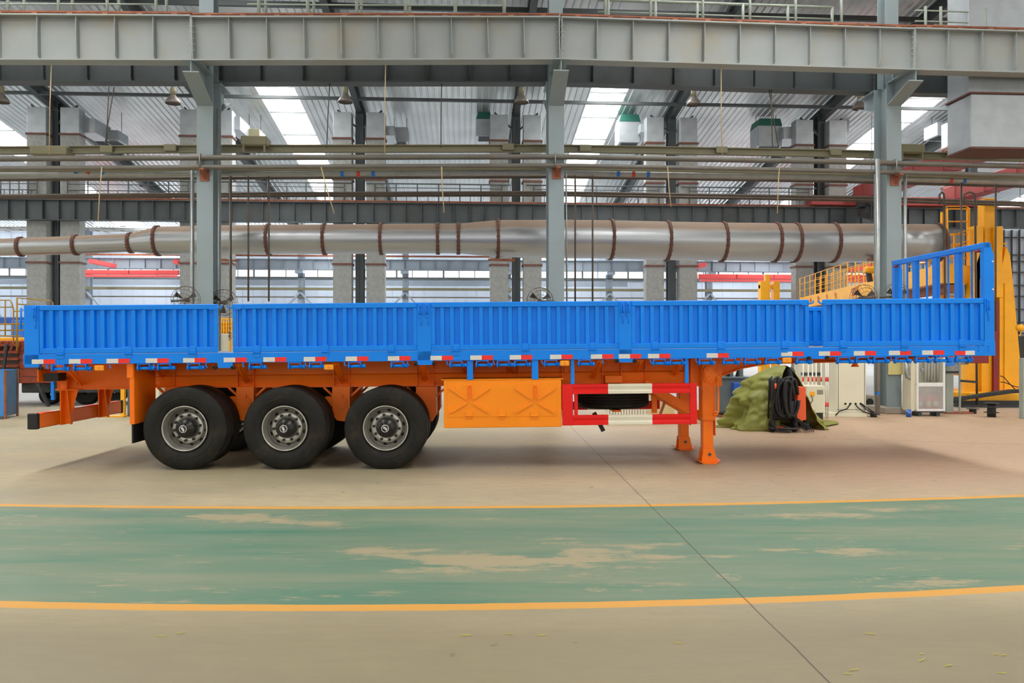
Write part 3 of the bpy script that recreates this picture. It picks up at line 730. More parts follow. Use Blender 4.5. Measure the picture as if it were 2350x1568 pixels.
# vertical pipes
def vpipe(px, y0, y1, b, r, m, label, name='pipe', px1=None, group=None):
    a, z1 = B(px, y0, b); a2, z0 = B(px1 or px, y1, b)
    return G().tube([(a2, b, max(z0, 0)), (a, b, z1)], r, 10).thing(name, m, label, 'pipe', BF, (a2, b, max(z0, 0)), group)
vpipe(441, 392, 940, 0.25, 0.047, 'galv', 'galvanised drain pipe running down left of the left near column')
vpipe(500, 250, 940, 0.3, 0.03, 'galv', 'thin galvanised conduit right of the left near column')
vpipe(1299, 395, 700, 0.25, 0.02, 'galv', 'thin bright conduit right of the middle near column', px1=1301)
t = vpipe(2014, 365, 955, -0.3, 0.055, 'galv', 'thick galvanised down pipe left of the right near column')
g = G(); a, z = B(2014, 903, -0.3); g.lathe([(-0.03, 0.058), (0.03, 0.058)], (a, -0.3, z), 'z', 12); g.part('blue_band', 'bluestripe', t)
vpipe(2077, 402, 860, 0.0, 0.04, 'galv', 'galvanised pipe right of the right near column')
for px, y0, y1, b in ((530, 395, 692, 1.0), (570, 400, 692, 1.0), (617, 390, 692, 1.0), (1320, 395, 692, 0.9), (1360, 390, 692, 0.9), (2206, 412, 692, 0.95), (2285, 412, 760, 0.95)):
    vpipe(px, y0, y1, b, 0.022, 'brownrod', 'thin brown drop pipe %s' % {530: 'first right of the left near column', 570: 'second right of the left near column', 617: 'third right of the left near column', 1320: 'first right of the middle near column', 1360: 'second right of the middle near column', 2206: 'in front of the yellow ladder', 2285: 'in front of the yellow mast'}[px], group='brown drop pipes')
# cranked hooks right
for xa, xb, lb in ((2156, 2167, 'narrow hooked brown pipe above the yellow ladder'), (2212, 2238, 'wide hooked brown pipe left of the yellow mast')):
    b = 1.8; P = [B(xa, 470, b), B(xa, 447, b), B((xa + xb) / 2, 441, b), B(xb - 1, 445, b), B(xb, 455, b), B(xb + 4, 690, b)]; P[-1] = (P[-1][0], 0.0)
    G().tube([(a, b, z) for a, z in P], 0.028, 8).thing('pipe', 'brownrod', lb, 'pipe', BF, (P[-1][0], b, P[-1][1]), 'hooked brown pipes')
# hanging wires and ropes
def rope(px0, y0, px1, y1, b, r, m, label, cat='rope'):
    a0, z0 = B(px0, y0, b); a1, z1 = B(px1, y1, b); am = (a0 + a1) / 2 - 0.01
    G().tube([(a0, b, z0), (am, b, (z0 + z1) / 2), (a1, b, z1)], r, 6).thing('rope', m, label, cat, BF, (a1, b, z1), 'hanging ropes and wires')
for i, (x0, x1) in enumerate(((118, 113), (885, 883), (1655, 1657))):
    rope(x0, 146 if i < 2 else 152, x1, 355, -0.75, 0.011, 'rope', 'beige rope hanging from the near girder, %s' % ORD[i].replace('from the left', 'of three'))
for i, (x0, y0, x1, y1) in enumerate(((233, 396, 225, 508), (740, 390, 767, 490), (1014, 386, 1019, 488), (1533, 396, 1540, 475), (1788, 398, 1784, 490))):
    rope(x0 - (x1 - x0) * 0.12, 383, x1, y1, -0.2, 0.012, 'rope', 'short beige rope end hanging below the pipes, %s of five' % ORD[i].replace(' from the left', ''))
for i, (x0, x1, y0) in enumerate(((250, 245, 200), (262, 240, 200), (757, 750, 190), (1014, 1012, 185), (1770, 1773, 205), (1765, 1787, 205))):
    rope(x0, y0, x1, 340, 1.0, 0.012, 'brownrod', 'dark hanger rod holding the monorail, %s of six' % ORD[i].replace(' from the left', ''), 'hanger rod')

# round duct with flanges
DB = 2.5
st = [(-40, 549, 589), (48, 546, 587), (175, 541, 584), (300, 536, 579), (362, 520, 586), (500, 517, 585), (617, 515.5, 584.5), (745, 514.5, 584), (875, 513.5, 583.5), (1005, 513, 582.5), (1052, 513, 582.5), (1142, 504.5, 591.5), (1290, 504, 593), (1402, 505, 595), (1530, 508, 598), (1657, 510, 600), (1778, 511.5, 601), (1823, 512, 601.5), (1910, 512.5, 602), (2030, 513, 602.5), (2148, 514, 602.5)]
C_ = []
for px, y0, y1 in st:
    a, z1 = B(px, y0, DB); _, z0 = B(px, y1, DB); f = 0.975
    C_.append((a, (z0 + z1) / 2, (z1 - z0) / 2 * f))
# smooth the centre line a little
t = thing('ventilation_duct', 'long silver round ventilation duct with brown flanges, dust on top', 'duct', BF, (0, DB, C_[10][1]))
for k in range(len(C_) - 1):
    (a0, z0, r0_), (a1, z1, r1_) = C_[k], C_[k + 1]
    g = G(); g.tube([(a0, DB, z0), (a1, DB, z1)], [r0_, r1_], 40, cap=(k == len(C_) - 2))
    g.part('duct_section', 'duct', t)
for k, (a, z, r) in enumerate(C_[1:], 1):
    if st[k][0] in (500, 1290, 2030): continue
    if k + 1 < len(C_): d = Vector((C_[k + 1][0] - a, 0, C_[k + 1][1] - z)).normalized()
    else: d = Vector((1, 0, 0))
    g = G(); c = Vector((a, DB, z)); g.tube([c - d * 0.035, c + d * 0.035], r + 0.035, 40)
    for j in range(20):
        an = 2 * math.pi * j / 20; o_ = Vector((0, math.cos(an), math.sin(an))) * (r + 0.02); g.tube([c + o_ - d * 0.05, c + o_ + d * 0.05], 0.014, 5)
    g.part('flange', 'band', t)
G().tube([(C_[-1][0] + 0.0, DB, C_[-1][1]), (C_[-1][0] + 0.16, DB, C_[-1][1])], C_[-1][2] * 0.8, 28).part('end_collar', 'dksteel', t)
for x in (498, 1150, 2005):
    a, z = B(x, 600, DB); g = G(); g.box(a - 0.35, a + 0.35, DB - 0.4, DB - 0.33, z - 0.03, z + 0.03); g.bar((a - 0.2, DB - 0.35, z), (a + 0.3, DB + 0.8, z + 0.1), 0.05); g.part('support_bar', 'rust', t)

# grey air duct at the upper right
b0, b1 = -0.42, 0.5
a0, zt = B(2228, 215, b0); _, zbm = B(2228, 338, b0); a1 = a0 + 1.9
t = thing('air_duct', 'large square grey sheet metal duct hanging at the upper right', 'duct', BF, (a0, 0, zbm))
G().bbox(a0, a1, b0, b1, zbm, zt, 0.02).part('lower_box', 'sheet', t)
G().box(a0 - 0.03, a1 + 0.03, b0 - 0.03, b1 + 0.03, zt, zt + 0.04).part('flange', 'band', t)
G().box(a0 - 0.03, a1 + 0.03, b0 - 0.03, b1 + 0.03, zbm - 0.03, zbm).part('flange', 'band', t)
G().bbox(a0 - 0.0, a1, b0 + 0.1, b1, zt + 0.04, zt + 4.5, 0.02).part('upper_box', 'sheet', t)

# air outlets under the roof of the far bay
def outlet(x0, x1, y0, y1, b, hood, label, cream=False, dep=1.2):
    a0, z1 = B(x0, y0, b); a1, z0 = B(x1, y1, b)
    t = thing('air_outlet', label, 'air outlet', BF, ((a0 + a1) / 2, b, z0), 'ceiling air outlets')
    G().bbox(a0, a1, b, b + dep, z0, z1, 0.03).part('housing', 'olive' if cream else 'sheet', t)
    g = G(); n = 5
    for k in range(n): g.box(a0 + 0.12, a1 - 0.12, b + 0.1 + k * (dep - 0.2) / n, b + 0.16 + k * (dep - 0.2) / n, z0 - 0.03, z0)
    g.part('grille', 'dksteel', t)
    g = G()
    for a in (a0 + 0.1, a1 - 0.1): g.tube([(a, b + dep / 2, z1), (a, b + dep / 2, roofz(b + dep / 2))], 0.015, 5)
    g.part('hanger_rod', 'dksteel', t)
    if hood: G().prism([(a0 + 0.1, z1 + 0.35), (a1 - 0.1, z1 + 0.35), (a1, z1), (a0, z1)], b, b + dep).part('hood', 'green', t)
outlet(230, 272, 298, 322, 23, 0, 'grey box outlet hanging right of the leftmost insulated ducts')
outlet(560, 596, 295, 322, 23, 0, 'pale box outlet hanging behind the near left column', True)
outlet(898, 936, 291, 325, 23, 0, 'grey box outlet left of the middle of the hall')
outlet(1093, 1129, 272, 313, 22, 1, 'green hooded outlet left of the near middle column')
outlet(1421, 1470, 278, 328, 22, 1, 'green hooded outlet right of the near middle column')
outlet(1740, 1795, 287, 336, 22, 1, 'green hooded outlet left of the near right column')
outlet(1915, 1950, 268, 302, 23, 0, 'grey box outlet left of the upper part of the near right column')
outlet(2150, 2196, 280, 312, 22, 0, 'grey box outlet hanging beside the large square duct')
# duct branches from the second row ducts
for i, (x0, x1, y0, y1) in enumerate(((182, 216, 272, 306), (525, 548, 268, 300), (883, 900, 290, 312), (1128, 1135, 292, 312), (1468, 1484, 285, 306), (1796, 1836, 292, 320))):
    a0, z1 = B(x0, y0, RB); a1, z0 = B(x1, y1, RB)
    G().bbox(a0, a1 + 0.1, RB - 0.1, RB + 1.6, z0, z1, 0.02).thing('branch_duct', 'sheet', 'short horizontal branch duct under the roof, %s' % ORD[i], 'duct', BF, (a0, RB, z0), 'branch ducts')

# high bay lamps
lamp0 = None
def lamp(px, py, b, i, far=False):
    global lamp0
    a, z = B(px, py, b)
    lb = ('small far high bay lamp under the roof, %s' if far else 'bell shaped high bay lamp hanging under the roof, %s') % ORD[i]
    t = thing('high_bay_lamp', lb, 'lamp', BF, (a, b, z), 'far high bay lamps' if far else 'high bay lamps')
    if lamp0 is None:
        g = G(); g.lathe([(0.0, 0.30), (0.02, 0.31), (0.12, 0.27), (0.26, 0.17), (0.34, 0.10)], (a, b, z), 'z', 20); o1 = g.part('shade', 'lampgrey', t)
        g = G(); g.lathe([(0.34, 0.001), (0.34, 0.11), (0.62, 0.11), (0.66, 0.06), (0.66, 0.001)], (a, b, z), 'z', 14); o2 = g.part('ballast', 'olive', t)
        g = G(); g.tube([(a, b, z + 0.66), (a, b, roofz(b))], 0.012, 5); o3 = g.part('hanging_rod', 'dksteel', t)
        lamp0 = [('shade', o1.data), ('ballast', o2.data), ('hanging_rod', o3.data)]
    else:
        for nm, me in lamp0:
            o = bpy.data.objects.new(nm, me); COL.objects.link(o); o.parent = t
for i, (x, y) in enumerate(((3, 235), (397, 238), (793, 235), (1197, 236), (1592, 241), (1973, 250))): lamp(x, y, 14.5, i)
for i, (x, y) in enumerate(((331, 428), (1177, 425), (1723, 430))): lamp(x, y, 34, i, True)

# guard railings on top of the near girder
def topz(px): 
    xs = [0, 470, 1278, 2046, 2350]; ys = [36, 36, 39, 63, 72]
    for k in range(4):
        if px <= xs[k + 1] or k == 3: return ys[k] + (ys[k + 1] - ys[k]) * (px - xs[k]) / (xs[k + 1] - xs[k])
def near_rail(posts, b, r, label, rails, m='railing', top=1.15):
    zz = [B(p, topz(p) + 8, b)[1] for p in posts]; aa = [B(p, 20, b)[0] for p in posts]
    t = thing('guard_railing', label, 'railing', BF, (aa[0], b, zz[0]), 'near guard railings')
    for a, z in zip(aa, zz): G().tube([(a, b, z - 0.1), (a, b, z + top)], r, 8).part('post', m, t)
    for h in rails:
        G().tube([(aa[0] - 0.25, b, zz[0] + h)] + [(a, b, z + h) for a, z in zip(aa[1:], zz[1:])], r * 0.55 if h < top else r, 8).part('rail', m, t)
near_rail([-90, 18, 134, 246, 358], NGB + 0.42, 0.035, 'grey green guard railing above the left end of the near girder', (0.33, 1.15))
near_rail([-55, 55, 166, 273, 382], NGB + 1.0, 0.035, 'rear guard railing above the left end of the near girder', (0.85, 1.15))
near_rail([594, 706, 819, 931, 1045, 1157], NGB + 0.42, 0.04, 'grey green guard railing above the near girder left of the middle column', (0.33, 1.15))
near_rail([610, 720, 829, 940], NGB + 1.0, 0.035, 'rear railing above the near girder, left of the middle column', (0.85, 1.15))
near_rail([1389, 1493, 1613, 1721, 1826, 1931], NGB + 0.42, 0.033, 'cream guard railing above the near girder right of the middle column', (0.75, 1.15))
near_rail([1396, 1504, 1600, 1705, 1808, 1910], NGB + 1.0, 0.036, 'rear guard railing above the near girder right of the middle column', (0.24, 0.52), top=0.52)
near_rail([2124, 2159, 2261, 2360], NGB + 0.42, 0.035, 'grey guard railing above the right end of the near girder', (0.25, 0.5), top=0.6)

# red bridge crane in the hall at the right
XB = [(B(1957, 420, 20.6)[0], 0.75), (B(1957, 420, 20.6)[0] + 4.7, 0.75)]
t = thing('bridge_crane', 'large red bridge crane with two girders under the roof at the right', 'crane', BF, (XB[0][0], 10, 8.6))
for a, w in XB:
    G().bbox(a, a + w, 0.9, 20.6, 8.72, 9.5, 0.03).part('bridge_girder', 'redcrane', t)
    g = G()
    for k in range(9): G().box(a - 0.02, a + w + 0.02, 2 + k * 2.2, 2.06 + k * 2.2, 8.7, 9.5).part('seam', 'redcrane', t)
G().bbox(XB[0][0] - 2.2, XB[1][0] + 2.5, 20.4, 21.0, zt_ + 0.12, zt_ + 0.55, 0.03).part('end_carriage', 'redcrane', t)
for k in range(4): a = XB[0][0] - 1.6 + k * 2.6; G().tube([(a, 20.8, zt_ + 0.3), (a, 20.9, zt_ + 0.3)], 0.16, 16).part('wheel', 'darkmetal', t)
a, z = B(1990, 490, 19); g = G(); g.tube([(a - 0.25, 19, z + 0.2), (a + 0.45, 19, z - 0.1)], 0.36, 16); g.bbox(a - 0.4, a + 0.3, 18.8, 19.3, z + 0.3, z + 0.75); g.part('hoist_motor', 'darkmetal', t)

# wall fans beside near columns
def fan(px, py, b, label, r=0.3):
    a, z = B(px, py, b)
    t = thing('wall_fan', label, 'fan', BF, (a, b, z), 'large wire cage fans')
    g = G()
    for rr, dy in ((1, 0), (1, 0.12), (0.75, -0.04), (0.45, -0.07)):
        P = [(a + r * rr * math.cos(q * math.pi / 12), b + dy, z + r * rr * math.sin(q * math.pi / 12)) for q in range(25)]; g.tube(P, 0.005, 5)
    for q in range(16):
        c, s_ = math.cos(q * math.pi / 8), math.sin(q * math.pi / 8); g.tube([(a + 0.05 * c, b - 0.08, z + 0.05 * s_), (a + 0.7 * r * c, b - 0.04, z + 0.7 * r * s_), (a + r * c, b, z + r * s_), (a + r * c, b + 0.12, z + r * s_)], 0.003, 4)
    g.part('wire_cage', 'brownrod', t)
    for q in range(3):
        an = q * 2.094 + 0.5; c, s_ = math.cos(an), math.sin(an); g = G()
        g.add([(a + 0.04 * c, b + 0.02, z + 0.04 * s_), (a + r * 0.85 * math.cos(an - 0.25), b, z + r * 0.85 * math.sin(an - 0.25)), (a + r * 0.85 * math.cos(an + 0.25), b + 0.05, z + r * 0.85 * math.sin(an + 0.25))], [(0, 1, 2)])
        g.add([(a + 0.04 * c, b + 0.025, z + 0.04 * s_), (a + r * 0.85 * math.cos(an + 0.25), b + 0.055, z + r * 0.85 * math.sin(an + 0.25)), (a + r * 0.85 * math.cos(an - 0.25), b + 0.005, z + r * 0.85 * math.sin(an - 0.25))], [(0, 1, 2)])
        g.part('blade', 'darkmetal', t)
    G().lathe([(-0.03, 0.001), (-0.03, 0.04), (0.1, 0.055), (0.2, 0.05), (0.2, 0.001)], (a, b + 0.03, z), 'y', 14).part('motor', 'brownrod', t)
    G().tube([(a, b + 0.2, z), (a + (0.4 if px in (425, 1240, 1985) else -0.4), b + 0.3, z - 0.02)], 0.025, 6).part('arm', 'dksteel', t)
fan(424, 688, -0.5, 'wire cage fan left of the left near column')
fan(512, 694, 0.2, 'wire cage fan right of the left near column')
fan(1240, 690, -0.3, 'wire cage fan left of the middle near column')
fan(1985, 683, -0.6, 'wire cage fan left of the right near column')
fan(2060, 680, -0.6, 'wire cage fan in front of the right near column')

# ================================================================ THE TRAILER
def sx(px, w=0.0, py=784): return T(px, py, w)[0]
def gnd(s): return -s * PITCH
LT = sx(2284)
HB, HT, HR = 1.55, 2.197, 1.413
tr = thing('flatbed_trailer', 'blue and orange three axle flatbed semi trailer with ribbed drop sides, parked in the hall', 'trailer', TF, (0, 0, 0))
WID = 2.5
# deck and cross members
G().bbox(0.02, LT - 0.02, 0.05, WID - 0.05, HB - 0.045, HB - 0.005, 0.005).part('deck', 'deck', tr, 'grey steel deck plate')
cm = None
for k in range(28):
    s = 0.25 + k * (LT - 0.5) / 27
    if cm is None:
        g = G(); g.box(-0.03, 0.03, 0.06, WID - 0.06, HB - 0.055, HB - 0.047); g.box(-0.004, 0.004, 0.06, WID - 0.06, HB - 0.13, HB - 0.055); g.box(-0.03, 0.03, 0.06, WID - 0.06, HB - 0.14, HB - 0.13)
        cm = g.part('cross_member', 'orange', tr); cm.location = (s, 0, 0)
    else: again(cm, (s, 0, 0), tr)
# side rails
for w0, w1 in ((0.0, 0.05), (WID - 0.05, WID)):
    g = G(); g.bbox(0.0, LT, w0, w1, HR, HB - 0.003, 0.006)
    r = g.part('side_rail', 'blue', tr)
# main chassis beams
def cp(px, py, w=0.78): return T(px, py, w)
LOW = [cp(128, 892), cp(300, 891), cp(340, 888), cp(700, 887), cp(1010, 884), cp(1290, 882), cp(1602, 880), cp(1632, 871), cp(1700, 845), cp(1760, 834), cp(1960, 829), cp(2180, 818), cp(2225, 812)]
LOW[0] = (LOW[0][0], LOW[1][1])
top = HB - 0.145
for w in (0.80, 1.66):
    prof = LOW + [(LOW[-1][0], top), (LOW[0][0], top)]
    g = G(); g.prism(prof, w - 0.005 + 0.02, w + 0.005 + 0.02)
    b = g.part('chassis_beam', 'orange', tr)
    g = G()
    for (a, h), (a2, h2) in zip(LOW, LOW[1:]): g.bar((a, w + 0.02, h - 0.006), (a2, w + 0.02, h2 - 0.006), 0.14, 0.014)
    g.box(LOW[0][0], LOW[-1][0], w - 0.05, w + 0.09, top, top + 0.012)
    g.part('flange', 'orange', b)
    g = G()
    for px in (350, 401, 546, 583, 767, 802, 957, 995, 1090, 1190, 1290, 1382, 1425, 1480, 1572, 1590):
        s = cp(px, 860)[0]; g.box(s - 0.005, s + 0.005, w - 0.05, w + 0.09, LOW[3][1], top)
    g.part('stiffener', 'orange', b)
    g = G(); hm = cp(700, 862)[1]; g.prism([(w - 0.012, hm), (w + 0.015, hm + 0.02), (w + 0.015, hm - 0.14)], cp(330, 860)[0], cp(1600, 860)[0], 'x')
    g.part('fillet', 'orange', b)
g = G()
for px in (170, 360, 560, 780, 980, 1300, 1600): s = cp(px, 860)[0]; g.box(s - 0.03, s + 0.03, 0.8, 1.7, 1.0 + 0.1, 1.3)
g.part('chassis_crossbar', 'orange', tr)
# gusset outriggers between beam and side rail
for pa, pb in (((152, 842), (188, 882)), ((352, 845), (372, 862)), ((548, 838), (565, 877)), ((770, 838), (786, 877)), ((967, 838), (974, 872)), ((1060, 832), (1072, 855)), ((1166, 832), (1172, 855)), ((1378, 828), (1362, 868)), ((1560, 826), (1548, 860)), ((1470, 826), (1462, 850))):
    (a, h), (a2, h2) = T(pa[0], pa[1], 0.08), T(pb[0], pb[1], 0.74)
    g = G(); g.bar((a, 0.08, HB - 0.16), (a2, 0.76, h2), 0.09, 0.012, (0, 0.6, 1)); g.bar((a, 0.08, HB - 0.16), (a2, 0.76, h2), 0.012, 0.07, (0, 0.6, 1)); g.part('gusset', 'orange', tr)
# reflective strips on the rail
strips = [74, 159, 245, 335, 420, 513, 604, 696, 792, 889, 986, 1078, 1168, 1261, 1354, 1419, 1486, 1621, 1792, 1880, 1960, 2041, 2117, 2192]
ends = [125, 210, 297, 386, 473, 566, 657, 750, 846, 943, 1041, 1132, 1223, 1315, 1409, 1472, 1539, 1673, 1844, 1929, 2009, 2089, 2165, 2238]
st0 = None
for i, (x0, x1) in enumerate(zip(strips, ends)):
    s = (sx(x0) + sx(x1)) / 2
    if st0 is None:
        g = G(); g.box(-0.152, 0, -0.003, 0.001, HR + 0.008, HR + 0.068); g.m = 1; g.box(0, 0.152, -0.003, 0.001, HR + 0.008, HR + 0.068)
        st0 = g.part('reflective_strip', ['refl_w', 'refl_r'], tr, 'white and red reflective strip'); st0.location = (s, 0, 0)
    elif i == len(strips) - 1:
        g = G(); g.box(s - 0.142, s, -0.003, 0.001, HR + 0.012, HR + 0.072); g.m = 1; g.box(s, s + 0.13, -0.003, 0.001, HR + 0.012, HR + 0.072)
        g.part('reflective_strip', ['refl_r', 'refl_w'], tr, 'red and white reflective strip, red first')
    else: again(st0, (s, 0, 0 + (0.012 if i > 17 else 0)), tr)
# winches under the rail
WP = [136, 186.5, 332.5, 379, 447.5, 589, 679, 727, 817, 915, 1050, 1110, 1158, 1198, 1267, 1345, 1516, 1555, 1622, 1678, 1727, 1775, 1846, 1940, 1983, 2023, 2073, 2120, 2166, 2213]
w0_ = None
for px in WP:
    s = sx(px)
    if w0_ is None:
        g = G(); z = HR - 0.062
        g.tube([(-0.085, 0.03, z), (0.085, 0.03, z)], 0.021, 12)
        g.tube([(-0.112, 0.03, z), (-0.09, 0.03, z)], 0.034, 12); g.tube([(0.068, 0.03, z), (0.078, 0.03, z)], 0.034, 10); g.tube([(0.085, 0.03, z), (0.118, 0.03, z)], 0.027, 12)
        for q in range(3): g.tube([(-0.101, 0.0 + 0.02 * q, z - 0.03), (-0.101, 0.0 + 0.02 * q, z + 0.03)], 0.008, 6)
        g.box(-0.105, -0.092, 0.0, 0.05, z, HR + 0.01); g.box(0.05, 0.062, 0.0, 0.05, z, HR + 0.01)
        g.tube([(-0.098, 0.0, z + 0.035), (-0.06, 0.0, z + 0.055), (0.05, 0.0, z + 0.055), (0.06, 0.0, z + 0.0)], 0.006, 6)
        w0_ = g.part('strap_winch', 'blue', tr); w0_.location = (s, 0, 0)
    else: again(w0_, (s, 0, 0), tr)
h0 = None
for px in (109, 253, 354, 474, 559, 702, 792, 937, 1027, 1134, 1245, 1384, 1494, 1599, 1703, 1921, 2047, 2143, 2232):
    s = sx(px)
    if h0 is None:
        g = G(); g.tube([(-0.01, 0.02, HR + 0.01), (-0.012, 0.0, HR - 0.035), (0.004, -0.005, HR - 0.06), (0.012, 0.0, HR - 0.05)], 0.008, 6); h0 = g.part('rope_hook', 'blue', tr); h0.location = (s, 0, 0)
    else: again(h0, (s, 0, 0), tr)
# marker lamps
for px, py in ((227.5, 845), (754.5, 843), (1296, 834), (1806.5, 827)):
    s, h = T(px, py, -0.01); g = G(); g.bbox(s - 0.062, s + 0.062, -0.02, 0.01, h - 0.036, h + 0.036, 0.01)
    g.part('marker_lamp', 'amber', tr, 'amber marker lamp'); lp = [c for c in tr.children][-1]
    G().tube([(s, -0.022, h), (s, -0.018, h)], 0.012, 10).part('screw', 'orange', lp)
for px, py in ((93, 846), (492, 844), (534, 844), (954, 836), (996, 835), (1415, 829), (1457, 829), (1856, 822), (1898, 821)):
    s, h = T(px, py, -0.01); g = G(); g.lathe([(0.02, 0.025), (-0.03, 0.025), (-0.033, 0.012), (-0.02, 0.011), (-0.02, 0.0005)], (s, 0, h), 'y', 16); g.part('rubber_buffer', 'black', tr)
# stake pockets below the rail
for x0, x1, py in ((499, 534, 845), (957, 993, 838), (1420, 1452, 832), (1860, 1893, 824)):
    s0, h0_ = T(x0, py, -0.005); s1 = sx(x1)
    g = G(); g.prism([(s0, HR + 0.005), (s1, HR + 0.005), (s1 - 0.01, h0_), (s0 + 0.01, h0_)], -0.006, 0.05); g.part('stake_pocket', 'blue', tr)
# stake posts, corner posts
def post(x0, x1, h0_, h1, w0=0.0, w1=0.06, nm='stake_post'):
    G().bbox(sx(x0), sx(x1), w0, w1, h0_, h1, 0.006).part(nm, 'blue', tr)
for wa, wb in ((0.0, 0.07), (WID - 0.07, WID)):
    post(55, 89, HR - 0.04, HT + 0.003, wa, wb, 'corner_post')
    post(957, 990, HR + 0.005, HT, wa, wb); post(1420, 1450, HR + 0.005, HT, wa, wb)
G().bbox(sx(2258), LT, -0.003, 0.05, HR, HB + 0.065, 0.004).part('corner_plate', 'blue', tr)
g = G()
for x, y in ((2247, 795), (2268, 795), (2247, 804), (2268, 804)): s, h = T(x, y, 0); g.tube([(s, -0.012, h), (s, 0.0, h)], 0.012, 8)
g.part('bolt', 'blue', tr)

# drop sides
def board(s0, s1, w, far, hookl, hookr, latchl, latchr):
    d = 1 if not far else -1
    y = lambda q: w + d * q
    g = G(); t_ = 0.085
    g.bbox(s0, s1, y(-0.004), y(0.05), HT - 0.07, HT, 0.008)                       # top tube
    g.bbox(s0, s1, y(0.0), y(0.04), HB + 0.002, HB + 0.075, 0.008)                 # bottom tube
    st_ = 0.05
    g.bbox(s0, s0 + st_, y(0.002), y(0.04), HB + 0.076, HT - 0.07, 0.004); g.bbox(s1 - st_, s1, y(0.002), y(0.04), HB + 0.076, HT - 0.07, 0.004)
    g.add([(s0, y(-0.0065), HB + 0.003), (s0 + 0.012, y(-0.0065), HB + 0.003), (s0 + 0.085, y(-0.0065), HB + 0.075), (s0 + 0.073, y(-0.0065), HB + 0.075)], [(0, 1, 2, 3)])
    g.add([(s1, y(-0.0065), HB + 0.003), (s1 - 0.012, y(-0.0065), HB + 0.003), (s1 - 0.085, y(-0.0065), HB + 0.075), (s1 - 0.073, y(-0.0065), HB + 0.075)], [(0, 1, 2, 3)])
    b = g.part('side_board', 'blue', tr)
    a0, a1 = s0 + st_, s1 - st_; n = round((a1 - a0) / 0.1295); p = (a1 - a0 + 0.055) / n
    pr = []; a = a0
    for i in range(n):
        pr += [(a, 0.044), (a + p - 0.066, 0.040), (a + p - 0.058, 0.006), (a + p - 0.009, 0.006), (a + p - 0.002, 0.044)] if i < n - 1 else [(a, 0.044), (a1, 0.040)]
        a += p
    g = G(); k = len(pr)
    g.v += [(x, y(q), HB + 0.07) for x, q in pr] + [(x, y(q), HT - 0.06) for x, q in pr]
    for i in range(k - 1): g.quad(i, i + 1, k + i + 1, k + i)
    g.v += [(x, y(q + 0.004), HB + 0.07) for x, q in pr] + [(x, y(q + 0.004), HT - 0.06) for x, q in pr]
    for i in range(k - 1): g.quad(2 * k + i, 3 * k + i, 3 * k + i + 1, 2 * k + i + 1)
    g.part('ribbed_panel', 'blue', b)
    if far: return b
    for fr_ in (0.13, 0.5, 0.86) if s1 - s0 > 2.4 else (0.12, 0.5, 0.86):
        s = s0 + (s1 - s0) * fr_; g = G()
        g.bbox(s - 0.045, s + 0.045, -0.012, 0.0, HB + 0.01, HB + 0.09, 0.006); g.tube([(s - 0.05, -0.014, HB - 0.002), (s + 0.05, -0.014, HB - 0.002)], 0.012, 8); g.bbox(s - 0.045, s + 0.045, -0.008, 0.0, HB - 0.068, HB - 0.01, 0.012)
        g.part('hinge', 'blue', b)
    for s, on in ((s0, hookl), (s1, hookr)):
        if on:
            q = -1 if s == s0 else 1
            G().tube([(s - q * 0.03, 0.0, HT - 0.05), (s + q * 0.035, 0.0, HT - 0.052), (s + q * 0.058, 0.0, HT - 0.04), (s + q * 0.062, 0.0, HT - 0.012)], 0.011, 8).part('hook', 'blue', b)
            g = G(); g.prism([(s - q * 0.16, HT - 0.01), (s, HT - 0.01), (s, HT - 0.075), (s - q * 0.10, HT - 0.075)], -0.008, 0.0); g.part('corner_gusset', 'blue', b)
    for s, on in ((s0 - 0.05, latchl), (s1 + 0.05, latchr)):
        if on:
            g = G(); x = s
            g.bbox(x - 0.022, x + 0.022, -0.02, 0.0, HT - 0.075, HT - 0.01, 0.004)
            g.tube([(x - 0.016, -0.022, HT - 0.03), (x + 0.016, -0.03, HT - 0.045), (x - 0.012, -0.028, HT - 0.06)], 0.006, 6)
            g.tube([(x - 0.014, -0.02, HT - 0.06), (x - 0.014, -0.02, HT - 0.17)], 0.007, 6); g.tube([(x + 0.014, -0.02, HT - 0.06), (x + 0.014, -0.02, HT - 0.17)], 0.007, 6)
            g.bbox(x - 0.02, x + 0.02, -0.016, 0.0, HT - 0.2, HT - 0.15, 0.004)
            g.tube([(x, -0.016, HT - 0.2), (x + 0.012, -0.014, HT - 0.25), (x + 0.006, -0.012, HT - 0.31)], 0.005, 6)
            g.part('latch', 'blue', b)
    return b
BD = [(90, 499, 0, 1, 1, 0), (534, 957, 1, 0, 0, 1), (990, 1420, 0, 0, 1, 1), (1450, 1857, 0, 1, 1, 0), (1890, 2259, 1, 0, 0, 1)]
for x0, x1, hl, hr, ll, lr in BD: board(sx(x0), sx(x1), 0.0, False, hl, hr, ll, lr)
for x0, x1, *_ in BD[1:]: board(sx(x0), sx(x1), WID, True, 0, 0, 0, 0)
